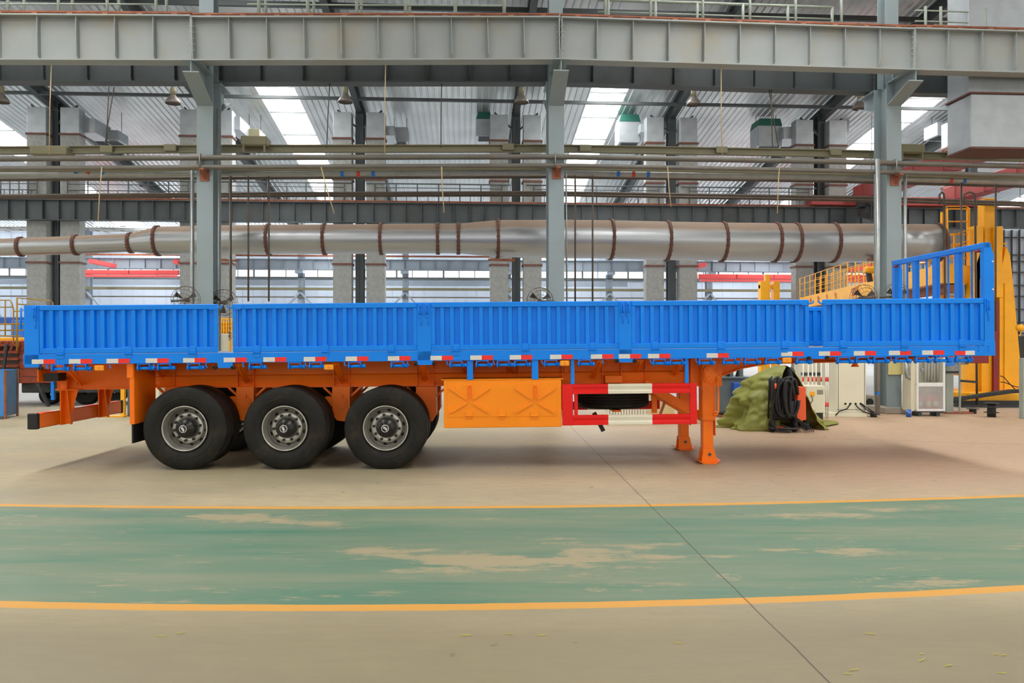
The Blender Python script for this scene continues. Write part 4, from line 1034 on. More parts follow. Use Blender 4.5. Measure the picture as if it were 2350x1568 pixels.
# tail board
g = G(); g.bbox(-0.01, 0.04, 0.08, WID - 0.08, HT - 0.07, HT, 0.006); g.bbox(-0.01, 0.04, 0.08, WID - 0.08, HB, HB + 0.07, 0.006)
tb = g.part('tail_board', 'blue', tr)
pr = []; a = 0.08
while a < WID - 0.2: pr += [(a, 0.03), (a + 0.07, 0.03), (a + 0.077, 0.006), (a + 0.12, 0.006)]; a += 0.13
g = G(); k = len(pr); g.v += [(q, x, HB + 0.07) for x, q in pr] + [(q, x, HT - 0.06) for x, q in pr]
for i in range(k - 1): g.quad(i, i + 1, k + i + 1, k + i)
g.part('ribbed_panel', 'blue', tb)
g = G(); s, h = T(48, 735, 0.02); g.tube([(s, 0.02, h + 0.16), (s, 0.02, h - 0.12)], 0.013, 6); g.tube([(s, 0.02, h + 0.15), (s + 0.05, 0.02, h + 0.13), (s + 0.05, 0.02, h + 0.08)], 0.008, 6); g.part('latch_handle', 'blue', tb)

# headboard
hs = LT - 0.06
_, htop = T(2266, 557, 0.0); _, hch = T(2275, 585, 0.0)
hb = G(); hb.box(hs - 0.02, hs + 0.02, 0.06, WID - 0.06, HB, HB + 0.62); hd = hb.part('headboard', 'blue', tr)
def hpost(w0, w1, q):
    g = G(); g.prism([(hs - 0.085, HT - 0.6), (hs + 0.05, HT - 0.6), (hs + 0.05, hch), (hs - 0.0, htop + 0.005), (hs - 0.085, htop + 0.005), (hs - 0.06, hch + 0.02), (hs - 0.06, hch - 0.04), (hs - 0.085, hch - 0.02)][:5], w0, w1)
    g.part('post', 'blue', hd)
hpost(0.0, 0.09, 1); hpost(WID - 0.09, WID, 1)
G().bbox(hs - 0.09, hs - 0.0, 0.0, WID, htop - 0.075, htop + 0.004, 0.008).part('top_tube', 'blue', hd)
for k in range(7):
    w = 0.09 + (WID - 0.18) * (k + 1) / 8; wide = k % 2 == 1
    ww = 0.06 if wide else 0.012
    G().bbox(hs - (0.07 if wide else 0.035), hs - 0.01, w - ww, w + ww, HB + 0.6, htop - 0.07, 0.004).part('upright', 'blue', hd)
G().bbox(hs - 0.05, hs + 0.03, 0.05, WID - 0.05, HB + 0.6, HB + 0.66, 0.006).part('middle_tube', 'blue', hd)
for w in (0.13, WID - 0.13):
    g = G(); g.bbox(hs - 0.12, hs - 0.06, w - 0.05, w + 0.03, htop - 0.12, htop - 0.085, 0.01); g.part('marker_lamp', 'maroon', hd, 'small red lamp under the top tube')
g = G()
for dz in (0.12, 0.5): g.tube([(hs + 0.03, -0.012, HT + dz), (hs + 0.03, 0.0, HT + dz)], 0.012, 8)
g.part('rivet', 'white', hd)

# rear under-run bumper
sb, hb0 = T(76, 951, 0.05); _, hb1 = T(76, 984, 0.05)
g = G(); g.box(sb - 0.06, sb - 0.05, 0.08, WID - 0.08, hb1, hb0); g.box(sb - 0.05, sb + 0.06, 0.08, WID - 0.08, hb0 - 0.012, hb0); g.box(sb - 0.05, sb + 0.06, 0.08, WID - 0.08, hb1, hb1 + 0.012); g.box(sb + 0.05, sb + 0.06, 0.08, WID - 0.08, hb1, hb0)
bu = g.part('rear_bumper', 'orange', tr)
for w0, w1 in ((0.02, 0.09), (WID - 0.09, WID - 0.02)): G().bbox(sb - 0.065, sb + 0.068, w0, w1, hb1 - 0.01, hb0 + 0.01, 0.01).part('end_cap', 'black', bu, 'black rubber end cap')
for k in range(7):
    w = 0.35 + k * 0.3; g = G(); g.box(sb - 0.055, sb + 0.045, w - 0.14, w + 0.14, hb0, hb0 + 0.004); g.part('reflective_strip', 'refl_w' if k % 2 else 'refl_r', bu)
for w in (0.68, 1.75):
    px0 = T(133, 892, w)[0]; s_top0, s_top1 = sb + 0.0, sb + 0.42
    hl = LOW[1][1]
    g = G(); g.prism([(sb + 0.07, hl), (sb + 0.27, hl), (sb + 0.13, hb1 + 0.0), (sb + 0.07, hb1)], w, w + 0.012); g.box(sb + 0.065, sb + 0.08, w - 0.1, w + 0.16, hb1 - 0.01, hl)
    g.prism([(w - 0.11, hl), (w + 0.14, hl), (w + 0.03, hb1 - 0.01), (w - 0.02, hb1 - 0.01)], sb + 0.16, sb + 0.172, 'x')
    g.box(sb, sb + 0.3, w - 0.1, w + 0.14, hl - 0.012, hl)
    g.part('bracket', 'orange', bu)
g = G(); g.box(sb + 0.09, LOW[0][0] + 0.1, 0.72, 1.8, hl - 0.0, hl + 0.14); g.part('rear_crossbeam', 'orange', tr)
# tail lamp box
s, h = T(117, 866, 0.55); g = G(); g.bbox(s - 0.02, s + 0.18, 0.4, 0.62, h - 0.05, h + 0.06, 0.01); tl = g.part('tail_lamp', 'black', tr, 'black rear lamp housing')
s, h = T(105, 855, 0.55); G().box(s, s + 0.012, 0.35, 2.15, h - 0.12, h + 0.05).part('lamp_bar', 'orange', tr)
s, h = T(124, 892, 0.75); G().box(s - 0.03, s + 0.015, 0.72, 0.76, h - 0.16, h + 0.1).part('mounting_strip', 'blue', tr)

# mudguard bracket with flap
s0, h1 = T(297, 838, 0.05); s1 = T(340, 838, 0.4)[0]; _, h0_ = T(300, 974, 0.05); _, hf = T(300, 1018, 0.05)
g = G(); g.box(s0, s0 + 0.05, 0.05, 0.065, h0_, HR); g.box(s0 + 0.045, s0 + 0.06, 0.05, 0.72, h0_, HR); mg = g.part('mud_flap_bracket', 'orange', tr)
G().box(s0 + 0.02, s0 + 0.04, 0.055, 0.7, hf, h0_ + 0.02).part('mud_flap', 'black', mg, 'black rubber mud flap')
G().box(s0 - 0.03, s0 + 0.05, 0.04, 0.05, h0_ + 0.62, HR).part('side_plate', 'orange', mg)

# wheels
wc = [sx(421, 0.04), sx(651, 0.04), sx(883, 0.04)]
RT = 0.557
TY = [(0.045, 0.302), (0.022, 0.32), (0.006, 0.36), (-0.004, 0.42), (-0.002, 0.47), (0.012, 0.52), (0.026, 0.545), (0.04, RT)]
def tyre_prof(W_=0.3):
    tread = []
    x = 0.055
    while x < W_ - 0.07:
        tread += [(x, RT), (x + 0.03, RT), (x + 0.032, RT - 0.013), (x + 0.039, RT - 0.013), (x + 0.041, RT)]; x += 0.041
    return TY + tread + [(W_ - q, r) for q, r in reversed(TY)]
def wheel(s, w, face=1):
    """outer wheel: the rim is the part, tyre / hub / nuts its sub-parts. Built at w with outside towards -y"""
    zc = 0.555; c = (0, 0, 0)
    g = G()
    g.lathe([(0.03, 0.302), (0.012, 0.306), (0.004, 0.298), (0.012, 0.288), (0.03, 0.282), (0.04, 0.274), (0.07, 0.268), (0.085, 0.262), (0.15, 0.26), (0.185, 0.256), (0.18, 0.25), (0.16, 0.215), (0.138, 0.207), (0.132, 0.2), (0.132, 0.135), (0.145, 0.125), (0.15, 0.09)], c, 'y', 56)
    g.lathe([(0.155, 0.245), (0.30, 0.25), (0.305, 0.302)], c, 'y', 40)
    g.m = 1
    for k in range(10):
        a = 2 * math.pi * (k + 0.3) / 10; ca, sa = math.cos(a), math.sin(a); r = 0.233
        n_ = 14; o = len(g.v)
        for q in range(n_):
            t_ = 2 * math.pi * q / n_; rr = r + 0.018 * math.sin(t_); tt = 0.027 * math.cos(t_)
            g.v.append((rr * ca - tt * sa, 0.1703 + (rr - 0.233) * 0.571 - 0.0025, rr * sa + tt * ca))
        g.quad(*range(o, o + n_))
    rim = bpy.data.objects.new('wheel', g.mesh('wheel', ['rim', 'black'])); return rim
def place_wheel(s, w, flip, inner, src):
    o = src.copy() if src.parent else src
    if src.parent is None: COL.objects.link(o)
    else: COL.objects.link(o)
    o.parent = tr; o.location = (s, w, 0.555 + gnd(s)); o.rotation_euler = (0, PITCH, math.pi if flip else 0)
    return o
rim0 = wheel(0, 0)
COL.objects.link(rim0); rim0.parent = tr; rim0.location = (wc[0], 0.035, 0.555 + gnd(wc[0])); rim0['label'] = 'silver steel wheel rim with black tyre'
ORI[rim0] = (TF, Vector((0, 0, 0)))
g = G(); g.lathe(tyre_prof(), (0, 0, 0), 'y', 72)
g.lathe([(0.0035, 0.395), (-0.006, 0.4), (-0.006, 0.405), (-0.002, 0.41)], (0, 0, 0), 'y', 72)
tyme = g.mesh('tyre', 'rubber')
g = G(); g.lathe([(0.16, 0.128), (0.03, 0.126), (0.012, 0.118), (0.004, 0.085), (-0.02, 0.075), (-0.03, 0.062), (-0.042, 0.058), (-0.042, 0.001)], (0, 0, 0), 'y', 32); hubme = g.mesh('hub', 'hub')
g = G(); g.lathe([(-0.0425, 0.05), (-0.046, 0.049), (-0.046, 0.043), (-0.0425, 0.042)], (0, 0, 0), 'y', 28)
for q in (-1, 0, 1): g.bar((-0.026 + q * 0.004, -0.0445, 0.018 + q * 0.01), (0.022 + q * 0.004, -0.0445, -0.02 + q * 0.01), 0.003, 0.007, (0, 0, 1))
g.bar((0.004, -0.0445, 0.01), (0.02, -0.0445, -0.03), 0.003, 0.006)
capme = g.mesh('hub_cap', 'white')
nutme = G().tube([(0.172, 0.132, 0), (0.172, 0.1, 0)], 0.02, 8).mesh('wheel_nut', 'hub')
g = G()
g.lathe([(0.0, 0.302), (0.0, 0.29), (0.05, 0.26), (0.15, 0.25), (0.25, 0.25), (0.29, 0.29), (0.29, 0.302)], (0, 0, 0), 'y', 36); inrim = g.mesh('wheel', 'rim')
def subs(o, outer=True):
    L_ = (('tyre', tyme), ('hub', hubme), ('hub_cap', capme)) if outer else (('tyre', tyme),)
    for nm, me in L_:
        c = bpy.data.objects.new(nm, me); COL.objects.link(c); c.parent = o
    for k in range(10 if outer else 0):
        c = bpy.data.objects.new('wheel_nut', nutme); COL.objects.link(c); c.parent = o; c.rotation_euler = (0, 2 * math.pi * k / 10 + 0.1, 0)
subs(rim0)
for i, s in enumerate(wc):
    for w, flip, outer in ((0.035, 0, 1), (0.365, 0, 0), (WID - 0.035, 1, 1), (WID - 0.365, 1, 0)):
        if i == 0 and w == 0.035: continue
        o = bpy.data.objects.new('wheel', rim0.data if outer else inrim); COL.objects.link(o); o.parent = tr
        o.location = (s, w, 0.555 + gnd(s)); o.rotation_euler = (0, R.uniform(0, 6.2), math.pi if flip else 0); ORI[o] = (TF, Vector((0, 0, 0)))
        if outer: o['label'] = 'silver steel wheel rim with black tyre'
        subs(o, outer)
rim0.rotation_euler = (0, 0.35, 0)
# axles, springs and hangers
for s in wc:
    z = 0.555 + gnd(s)
    G().tube([(s, 0.2, z), (s, WID - 0.2, z)], 0.075, 14).part('axle', 'black', tr)
    for w in (0.80, WID - 0.80 - 0.09):
        g = G()
        for q in range(4): g.prism([(s - 0.55 + q * 0.08, z + 0.2 - q * 0.012), (s, z + 0.13 - q * 0.02), (s + 0.55 - q * 0.08, z + 0.2 - q * 0.012), (s + 0.55 - q * 0.08, z + 0.185 - q * 0.012), (s, z + 0.11 - q * 0.02), (s - 0.55 + q * 0.08, z + 0.185 - q * 0.012)], w, w + 0.09)
        g.part('leaf_spring', 'black', tr)
for i, (x0, x1, yb) in enumerate(((404, 430, 960), (543, 583, 968), (763, 803, 968), (955, 1001, 968))):
    for j, w in enumerate((0.66, WID - 0.9)):
        s0, h1 = T(x0, 888, 0.68); s1 = T(x1, 888, 0.68)[0]; h0_ = T(x0, yb, 0.68)[1]
        if i == 0: s0 -= 0.15; s1 -= 0.1; h0_ += 0.12
        g = G(); g.prism([(s0, h1), (s1, h1), (s1, h0_ + 0.12), (s1 - 0.06, h0_), (s0 + 0.06, h0_ + 0.02), (s0, h0_ + 0.1)], w, w + 0.24)
        hg = g.part('spring_hanger', 'orange', tr)
        g = G(); sm = (s0 + s1) / 2; hc = T(x0, 925, 0.68)[1]
        g.tube([(sm, w - 0.02, hc), (sm, w, hc)], 0.085, 24); g.tube([(sm, w - 0.035, hc), (sm, w - 0.02, hc)], 0.055, 20); g.bar((sm, w - 0.03, hc), (sm + 0.02, w - 0.03, hc + 0.12), 0.02, 0.02)
        if i in (1, 2): g.part('equaliser_pin', 'orange', hg)
        G().bbox(s0 - 0.12, s0, w + 0.05, w + 0.2, hc - 0.06, hc + 0.09, 0.01).part('spring_shoe', 'orange', hg)
        for q, s_ in ((-0.14, s0), (0.14, s1)): G().bar((s_ + q, w + 0.1, h1 - 0.01), (s_, w + 0.1, h1 - 0.14), 0.03, 0.03).part('stay', 'orange', hg)

# tool box
tw = 0.03
s0, h1 = T(1018, 873, tw); s1, h0_ = T(1289, 980, tw)
g = G(); g.bbox(s0, s1, tw, 0.55, h0_, h1, 0.006); g.bbox(s0 - 0.035, s1 + 0.03, tw - 0.006, 0.57, h1 - 0.002, h1 + 0.01, 0.003)
tbx = g.part('toolbox', 'box_orange', tr, 'bright orange tool box')
d0, dh1 = T(1027, 883, tw); d1, dh0 = T(1280, 955, tw)
g = G(); g.bbox(d0, d1, tw - 0.006, tw + 0.002, dh0, dh1, 0.002)
def rib(xa, ya, xb, yb): 
    a, h = T(xa, ya, tw); b_, h2 = T(xb, yb, tw); g.bar((a, tw - 0.006, h), (b_, tw - 0.006, h2), 0.02, 0.035)
def arms(cx, cy): 
    for dx, dy in ((-46, -30), (46, -30), (-46, 27), (46, 27)):
        a, h = T(cx + dx, cy + dy, tw); b_, h2 = T(cx + dx * 0.14, cy + dy * 0.14, tw); g.bar((a, tw - 0.006, h), (b_, tw - 0.006, h2), 0.036, 0.034, (-(h2 - h), 0, b_ - a))
arms(1078, 920); arms(1228, 920)
g.part('door', 'box_orange', tbx)
for x in (1078, 1228):
    s, h = T(x, 884, tw); g = G(); g.bbox(s - 0.02, s + 0.02, tw - 0.03, tw - 0.004, h - 0.12, h - 0.01, 0.005); g.tube([(s, tw - 0.02, h + 0.0), (s, tw - 0.02, h - 0.03)], 0.016, 8); g.bbox(s - 0.01, s + 0.01, tw - 0.04, tw - 0.02, h - 0.18, h - 0.04, 0.004); g.part('latch', 'orange', tbx)
for x in (1077, 1152, 1226):
    s, h = T(x, 952, tw); g = G(); g.bbox(s - 0.05, s + 0.05, tw - 0.02, tw - 0.004, h - 0.005, h + 0.055, 0.008); g.tube([(s - 0.05, tw - 0.018, h - 0.012), (s + 0.05, tw - 0.018, h - 0.012)], 0.014, 8); g.bbox(s - 0.045, s + 0.045, tw - 0.008, tw, h - 0.06, h - 0.02, 0.01); g.part('hinge', 'box_orange', tbx)
for x0, x1 in ((1071, 1085), (1220, 1235)):
    G().bbox(sx(x0), sx(x1), 0.02, 0.07, h1, HR + 0.01, 0.003).part('hanger_bar', 'blue', tr, 'blue hanger bar above the tool box')
# side guard
gw = 0.02
def guard(w, near=True):
    q = lambda x, y: T(x, y, gw)
    s0, t1 = q(1290, 881); s1, b0 = q(1600, 976); _, t0 = q(1290, 905); _, b1 = q(1290, 952)
    m0, m1 = q(1388, 0)[0], q(1489, 0)[0]
    t1, t0 = q(1440, 881)[1], q(1440, 904)[1]; b1, b0 = q(1440, 952)[1], q(1440, 975.5)[1]
    sl, sr = q(1307, 0)[0], q(1576, 0)[0]
    g = G(); g.bbox(s0, sl, w, w + 0.05, b0, t1, 0.004)
    gd = g.part('side_guard', 'red', tr, 'red and white side guard'); G().bbox(sr, s1, w, w + 0.05, b0, t1, 0.004).part('end_post', 'red', gd)
    d = 1 if near else -1
    for lo, hi in ((t0, t1), (b0, b1)):
        H_ = hi - lo
        prof = [(0.02, 0), (0.0, 0.004), (0.0, 0.28 * H_), (0.012, 0.36 * H_), (0.012, 0.55 * H_), (0.004, 0.62 * H_), (0.004, 0.70 * H_), (0.0, 0.74 * H_), (0.0, H_ - 0.004), (0.02, H_)]
        for a, b_, m in ((sl, m0, 'red'), (m0, m1, 'cream'), (m1, sr, 'red')):
            g = G(); pl = [((w + 0.002 + p_), lo + h) for p_, h in prof] if near else [((w + 0.048 - p_), lo + h) for p_, h in prof]
            pl = pl + ([(w + 0.045, hi), (w + 0.045, lo)] if near else [(w + 0.005, hi), (w + 0.005, lo)])
            g.prism(pl, a, b_, 'x'); g.part('rail', m, gd, 'white rail section' if m == 'cream' else None)
    a0, a1 = q(1311, 0)[0], q(1319, 0)[0]
    G().bbox(a0, a1, w + 0.05, w + 0.09, b1, t0 + 0.01, 0.003).part('inner_post', 'red', gd)
guard(gw); guard(WID - 0.07, False)
hgt = T(1440, 881, gw)[1]
for x0, x1 in ((1310, 1318), (1573, 1581)): G().bbox(sx(x0), sx(x1), 0.03, 0.07, hgt, HR + 0.01, 0.003).part('hanger_bar', 'blue', tr, 'blue hanger bar above the side guard')
# spare wheel lying flat and its carrier
ss, hs1 = T(1406, 905, 1.55); hz = T(1406, 941, 1.0)[1]
o = bpy.data.objects.new('spare_wheel', inrim); COL.objects.link(o); o.parent = tr; wS = 1.52
sc_ = T(1406, 920, 1.25)[0]
o.location = (sc_, 1.35, T(1406, 941, 0.8)[1]); o.rotation_euler = (math.pi / 2, 0, 0); o['label'] = 'spare wheel lying flat under the frame'
# lathe axis y -> z after rotation about x by +90
c = bpy.data.objects.new('tyre', tyme); COL.objects.link(c); c.parent = o
G().box(sc_ - 0.06, sc_ + 0.06, 0.8, 1.9, o.location.z - 0.03, o.location.z - 0.005).part('spare_carrier', 'orange', tr)
s, h = T(1406, 880, 0.7); G().bbox(T(1388, 860, 0.7)[0], T(1427, 860, 0.7)[0], 0.66, 0.85, T(1400, 879, 0.7)[1], T(1400, 862, 0.7)[1], 0.005).part('spare_carrier_bracket', 'orange', tr)
(a, h), (a2, h2) = T(1364, 948, 0.35), T(1385, 990, 0.35); G().bar((a, 0.4, h), (a2, 0.35, h2), 0.045, 0.05).part('valve_lever', 'black', tr, 'black lever hanging below the side guard')
(a, h), (a2, h2) = T(1496, 884, 0.9), T(1508, 948, 0.9); G().box(a, a2, 0.9, 0.95, h2, h).part('bracket_plate', 'orange', tr)

# landing gear
def leg(w, far=False):
    q = lambda x, y: T(x, y, 0.45)
    s0, s1 = q(1603.5, 0)[0], q(1634.5, 0)[0]; h1 = q(0, 835)[1]; hm = q(1620, 966)[1]
    l0, l1 = q(1606, 0)[0], q(1629.5, 0)[0]; sm = (l0 + l1) / 2; g0 = gnd(sm); hf = g0 + 0.15
    g = G(); g.bbox(s0, s1, w, w + 0.2, hm, h1, 0.012); lg = g.part('landing_leg', 'orange', tr)
    G().bbox(l0, l1, w + 0.025, w + 0.175, hf, hm + 0.02, 0.008).part('inner_leg', 'orange', lg)
    g = G(); x0, x1 = sm - 0.16, sm + 0.155
    g.prism([(l0 - 0.005, hf + 0.06), (l1 + 0.005, hf + 0.06), (x1 - 0.04, g0 + 0.03), (x1 - 0.04, g0 + 0.012), (x0 + 0.06, g0 + 0.012), (x0 + 0.06, g0 + 0.03)], w + 0.0, w + 0.02)
    g.prism([(l0 - 0.005, hf + 0.06), (l1 + 0.005, hf + 0.06), (x1 - 0.04, g0 + 0.03), (x1 - 0.04, g0 + 0.012), (x0 + 0.06, g0 + 0.012), (x0 + 0.06, g0 + 0.03)], w + 0.18, w + 0.2)
    g.prism([(x0, g0 + 0.05), (x0 + 0.07, g0 + 0.004), (x1 - 0.07, g0 + 0.0), (x1, g0 + 0.05), (x1, g0 + 0.06), (x1 - 0.07, g0 + 0.014), (x0 + 0.07, g0 + 0.018), (x0, g0 + 0.06)], w - 0.05, w + 0.25)
    ft = g.part('foot', 'orange', lg)
    g = G(); g.tube([(sm + 0.01, w - 0.012, g0 + 0.13), (sm + 0.01, w + 0.21, g0 + 0.13)], 0.022, 14); g.part('foot_pin', 'dksteel', lg)
    if not far:
        P = [q(x, y) for x, y in ((1613, 848), (1618, 841), (1628, 840), (1634, 846), (1637, 854), (1647, 859), (1649, 870), (1643, 876), (1630, 879), (1618, 877), (1612, 868))]
        cx_ = sum(p[0] for p in P) / 11; cz_ = sum(p[1] for p in P) / 11
        g = G(); g.prism(P, w - 0.05, w); g.prism([(cx_ + (a - cx_) * 0.8, cz_ + (b - cz_) * 0.8) for a, b in P], w - 0.07, w - 0.05)
        for x, y in ((1624, 850), (1625, 864), (1632, 857)): a, h = q(x, y); g.tube([(a, w - 0.08, h), (a, w - 0.07, h)], 0.014, 8)
        g.part('gearbox', 'orange', lg)
        P = [(1642, 867), (1642, 882), (1644, 888), (1644, 944), (1641, 950), (1632, 950)]
        G().tube([(q(x, y)[0], w - 0.09, q(x, y)[1]) for x, y in P], 0.017, 8).part('crank_handle', 'orange', lg)
        a, h = q(1644, 868); g = G(); g.tube([(a, w - 0.1, h), (a, w, h)], 0.03, 10); g.part('crank_shaft', 'orange', lg)
    g = G(); g.bbox(s1, s1 + 0.012, w + 0.05, w + 0.15, hm - 0.22, hm + 0.3, 0.002); g.part('guide_strip', 'orange', lg)
    return lg, sm
lg1, sm = leg(0.45); lg2, _ = leg(WID - 0.65, True)
G().tube([(sm, 0.65, 1.08), (sm, WID - 0.65, 1.08)], 0.03, 10).part('cross_shaft', 'orange', tr)
for w in (0.75, WID - 0.8):
    g = G(); g.bar((sm - 0.85, w, LOW[5][1] - 0.0), (sm - 0.02, w, 0.55), 0.06, 0.12, (1, 0, 1)); g.part('leg_brace', 'orange', tr)
(a, h), (a2, h2) = T(1529, 903, 0.9), T(1544, 950, 0.9)
G().bar((a, 0.8, h), (a2, WID - 0.7, h2 - 0.1), 0.02, 0.06).part('leg_brace', 'orange', tr)
g = G(); g.box(sm - 0.2, sm + 0.25, 0.64, 0.8, 1.0, top); g.part('leg_mounting_plate', 'orange', tr)
# king pin plate
s, h = T(1962, 836, 1.25); g = G(); g.bbox(s - 1.2, s + 1.1, 0.8, 1.7, LOW[-3][1] - 0.01, LOW[-3][1] + 0.01); g.tube([(s, 1.25, LOW[-3][1] - 0.09), (s, 1.25, LOW[-3][1])], 0.04, 14); g.tube([(s, 1.25, LOW[-3][1] - 0.10), (s, 1.25, LOW[-3][1] - 0.08)], 0.055, 14)
g.part('king_pin_plate', 'orange', tr)

# ================================================================ FLOOR LEVEL THINGS ON THE RIGHT
def wx(px, Y): return (px - CX) * Y / FPX
def wz(py, Y): return CAMZ - (py - CY) * Y / FPX
# olive tarpaulin over a welding set
cxT, cyT = 5.42, 15.75
LV = [(0.0, -1.22, 0.74, 0.62), (0.12, -1.14, 0.70, 0.60), (0.35, -1.04, 0.58, 0.55), (0.6, -0.93, 0.44, 0.5), (0.85, -0.78, 0.33, 0.42), (1.02, -0.62, 0.24, 0.34), (1.14, -0.42, 0.16, 0.27), (1.22, -0.2, 0.1, 0.2), (1.26, -0.02, 0.05, 0.10), (1.27, 0.0, 0.02, 0.01)]
g = G(); g.smooth = True; NT_ = 150; NV = 46
def lev(t):
    z = 1.27 * t
    for (z0, *a), (z1, *b) in zip(LV, LV[1:]):
        if z <= z1 + 1e-6: f = (z - z0) / (z1 - z0); return [z] + [x + (y - x) * f for x, y in zip(a, b)]
    return LV[-1]
from mathutils import noise as mn
idx = {}
for j in range(NV + 1):
    t = j / NV; z, l, r_, d = lev(t)
    for i in range(NT_ + 1):
        th = math.radians(-38 + 292 * i / NT_)        # the front right stays open
        c, s = math.cos(th), math.sin(th)
        x = (r_ if c > 0 else -l) * c; y = d * s
        fold = 0.09 * (1 - t) ** 0.6 * math.sin(th * 7 + 2.2 * mn.noise(Vector((th, z * 1.5, 0))) * 2) + 0.16 * mn.noise(Vector((x * 1.7 + z * 1.6, y * 2.2, z * 2.4 - x))) * (1 - 0.55 * t) + 0.17 * (abs(mn.noise(Vector((x * 2.6 + z * 3.4, y * 3, z * 1.7 - x * 2.5)))) ** 0.75 - 0.3) + 0.06 * (abs(mn.noise(Vector((x * 8 - z * 5, y * 7, z * 6 + x * 4)))) - 0.2)
        k = 1 + fold * 1.4
        g.v.append((cxT + x * k, cyT + y * k, max(0.004, z + 0.09 * mn.noise(Vector((x * 3, y * 3, z * 2 + 5))) * min(1, z * 4) * 1.0)))
for j in range(NV):
    for i in range(NT_): q = j * (NT_ + 1) + i; g.quad(q, q + 1, q + NT_ + 2, q + NT_ + 1)
tarp = g.thing('tarpaulin', 'olivegreen', 'crumpled olive green tarpaulin draped over a welding set beside the landing leg', 'tarpaulin', WF, (cxT, cyT, 0))
md = tarp.modifiers.new('thick', 'SOLIDIFY'); md.thickness = 0.008
g = G(); g.smooth = True; n = 12
Pfl = [(wx(1870, gy(985)), gy(985)), (wx(1925, gy(975)), gy(975)), (wx(1918, gy(968)), gy(968)), (wx(1880, gy(965)), gy(965))]
for i in range(n + 1):
    for j in range(n + 1):
        u, v = i / n, j / n
        p = Vector(Pfl[0]).lerp(Vector(Pfl[1]), u).lerp(Vector(Pfl[3]).lerp(Vector(Pfl[2]), u), v)
        g.v.append((p.x, p.y, 0.015 + 0.03 * abs(mn.noise(Vector((p.x * 5, p.y * 4, 0)))) + 0.02 * math.sin(v * 6)))
for i in range(n):
    for j in range(n): q = i * (n + 1) + j; g.quad(q, q + n + 1, q + n + 2, q + 1)
fl_ = g.part('loose_hem', 'olivegreen', tarp); md = fl_.modifiers.new('thick', 'SOLIDIFY'); md.thickness = 0.008

# welding set
Y = 15.15
t = thing('welding_machine', 'black wire feeder and orange welding machine with hanging cables under the olive tarpaulin', 'welding machine', WF, (wx(1800, Y), Y, 0))
x0, x1 = wx(1824, Y), wx(1843.5, Y)
P = [(x0 - 0.0, wz(967, Y)), (x0, wz(920, Y)), (x0 + 0.04, wz(889, Y)), (x1, wz(888, Y)), (x1 + 0.01, wz(962, Y))]
G().prism(P, Y - 0.12, Y + 0.5).part('orange_housing', 'welder', t, 'orange side panel with dark marks')
bx0, bx1 = wx(1766, Y), wx(1822, Y)
G().bbox(bx0 + 0.08, bx1 + 0.0, Y - 0.05, Y + 0.5, 0.22, 1.0, 0.03).part('feeder_body', 'black', t)
g = G(); fz = 0.08
for x in (bx0, bx1): g.tube([(x, Y - 0.25, fz), (x, Y + 0.5, fz)], 0.02, 8); g.tube([(x, Y + 0.1, fz), (x, Y, 1.0), (x + (0.05 if x == bx0 else -0.05), Y, 1.05)], 0.018, 8)
g.tube([(bx0, Y - 0.25, fz), (bx1, Y - 0.25, fz)], 0.02, 8); g.part('cart_frame', 'darkmetal', t)
G().box(wx(1740, Y), wx(1800, Y), Y + 0.05, Y + 0.1, 0.05, 0.09).part('cart_bar', 'welder', t)
for x in (bx0 + 0.02, bx1 - 0.03):
    g = G(); g.lathe([(-0.03, 0.02), (-0.03, 0.12), (0.03, 0.12), (0.03, 0.02)], (x, Y - 0.1, 0.125), 'x', 24); g.part('wheel', 'rubber', t)
g = G(); cx_ = wx(1862, Y); g.lathe([(-0.025, 0.01), (-0.025, 0.075), (0.025, 0.075), (0.025, 0.01)], (cx_, Y + 0.25, 0.08), 'x', 18); g.box(cx_ - 0.04, cx_ + 0.04, Y + 0.2, Y + 0.3, 0.12, 0.18); g.part('castor', 'rubber', t)
hoses = []
rr = random.Random(3)
for i, (xa, xb, r) in enumerate(((0.02, 0.14, 0.03), (0.1, 0.2, 0.035), (0.2, 0.38, 0.036), (0.24, 0.46, 0.036), (0.3, 0.5, 0.03), (0.05, 0.33, 0.02), (0.12, 0.42, 0.022))):
    zt = 1.05 - 0.03 * (i % 3); yb = Y - 0.12 - 0.03 * (i % 3)
    P = []
    for k in range(25):
        u = k / 24; a = math.pi * (u * 1.9 - 0.45)
        P.append((bx0 + (xa + xb) / 2 + (xb - xa) / 2 * math.cos(a + math.pi / 2) * 1.0 + 0.02 * math.sin(u * 9 + i), yb - 0.06 * math.sin(u * 3.1), (zt + 0.3) / 2 + 0.0 + (zt - 0.32) / 2 * math.sin(a + math.pi / 2) * 1.0))
    G().tube(P, r, 8).part('cable_loop', 'black', t)
for i in range(6):
    x = bx0 + 0.30 + 0.02 * i
    P = [(x - 0.05, Y - 0.16, 0.45), (x + 0.05, Y - 0.2, 0.33 - 0.01 * i), (x + 0.2 + 0.01 * i, Y - 0.2, 0.2 - 0.012 * i), (x + 0.27 + 0.015 * i, Y - 0.22, 0.06), (x + 0.29 + 0.012 * i, Y - 0.25, 0.015)]
    G().tube(P, 0.008, 6).part('thin_cable', 'black', t)
P = [(bx0 + 0.05, Y - 0.2, 1.0), (bx0 + 0.03, Y - 0.22, 0.7), (bx0 - 0.03, Y - 0.24, 0.45), (bx0 - 0.04, Y - 0.25, 0.2), (bx0 + 0.06, Y - 0.27, 0.04), (bx0 + 0.3, Y - 0.27, 0.02)]
G().tube(P, 0.015, 8).part('thin_cable', 'black', t)
G().tube([(bx0 + 0.045, Y - 0.215, 0.93), (bx0 + 0.04, Y - 0.22, 0.83)], 0.02, 8).part('torch_grip', 'welder', t)
Yb = 15.6
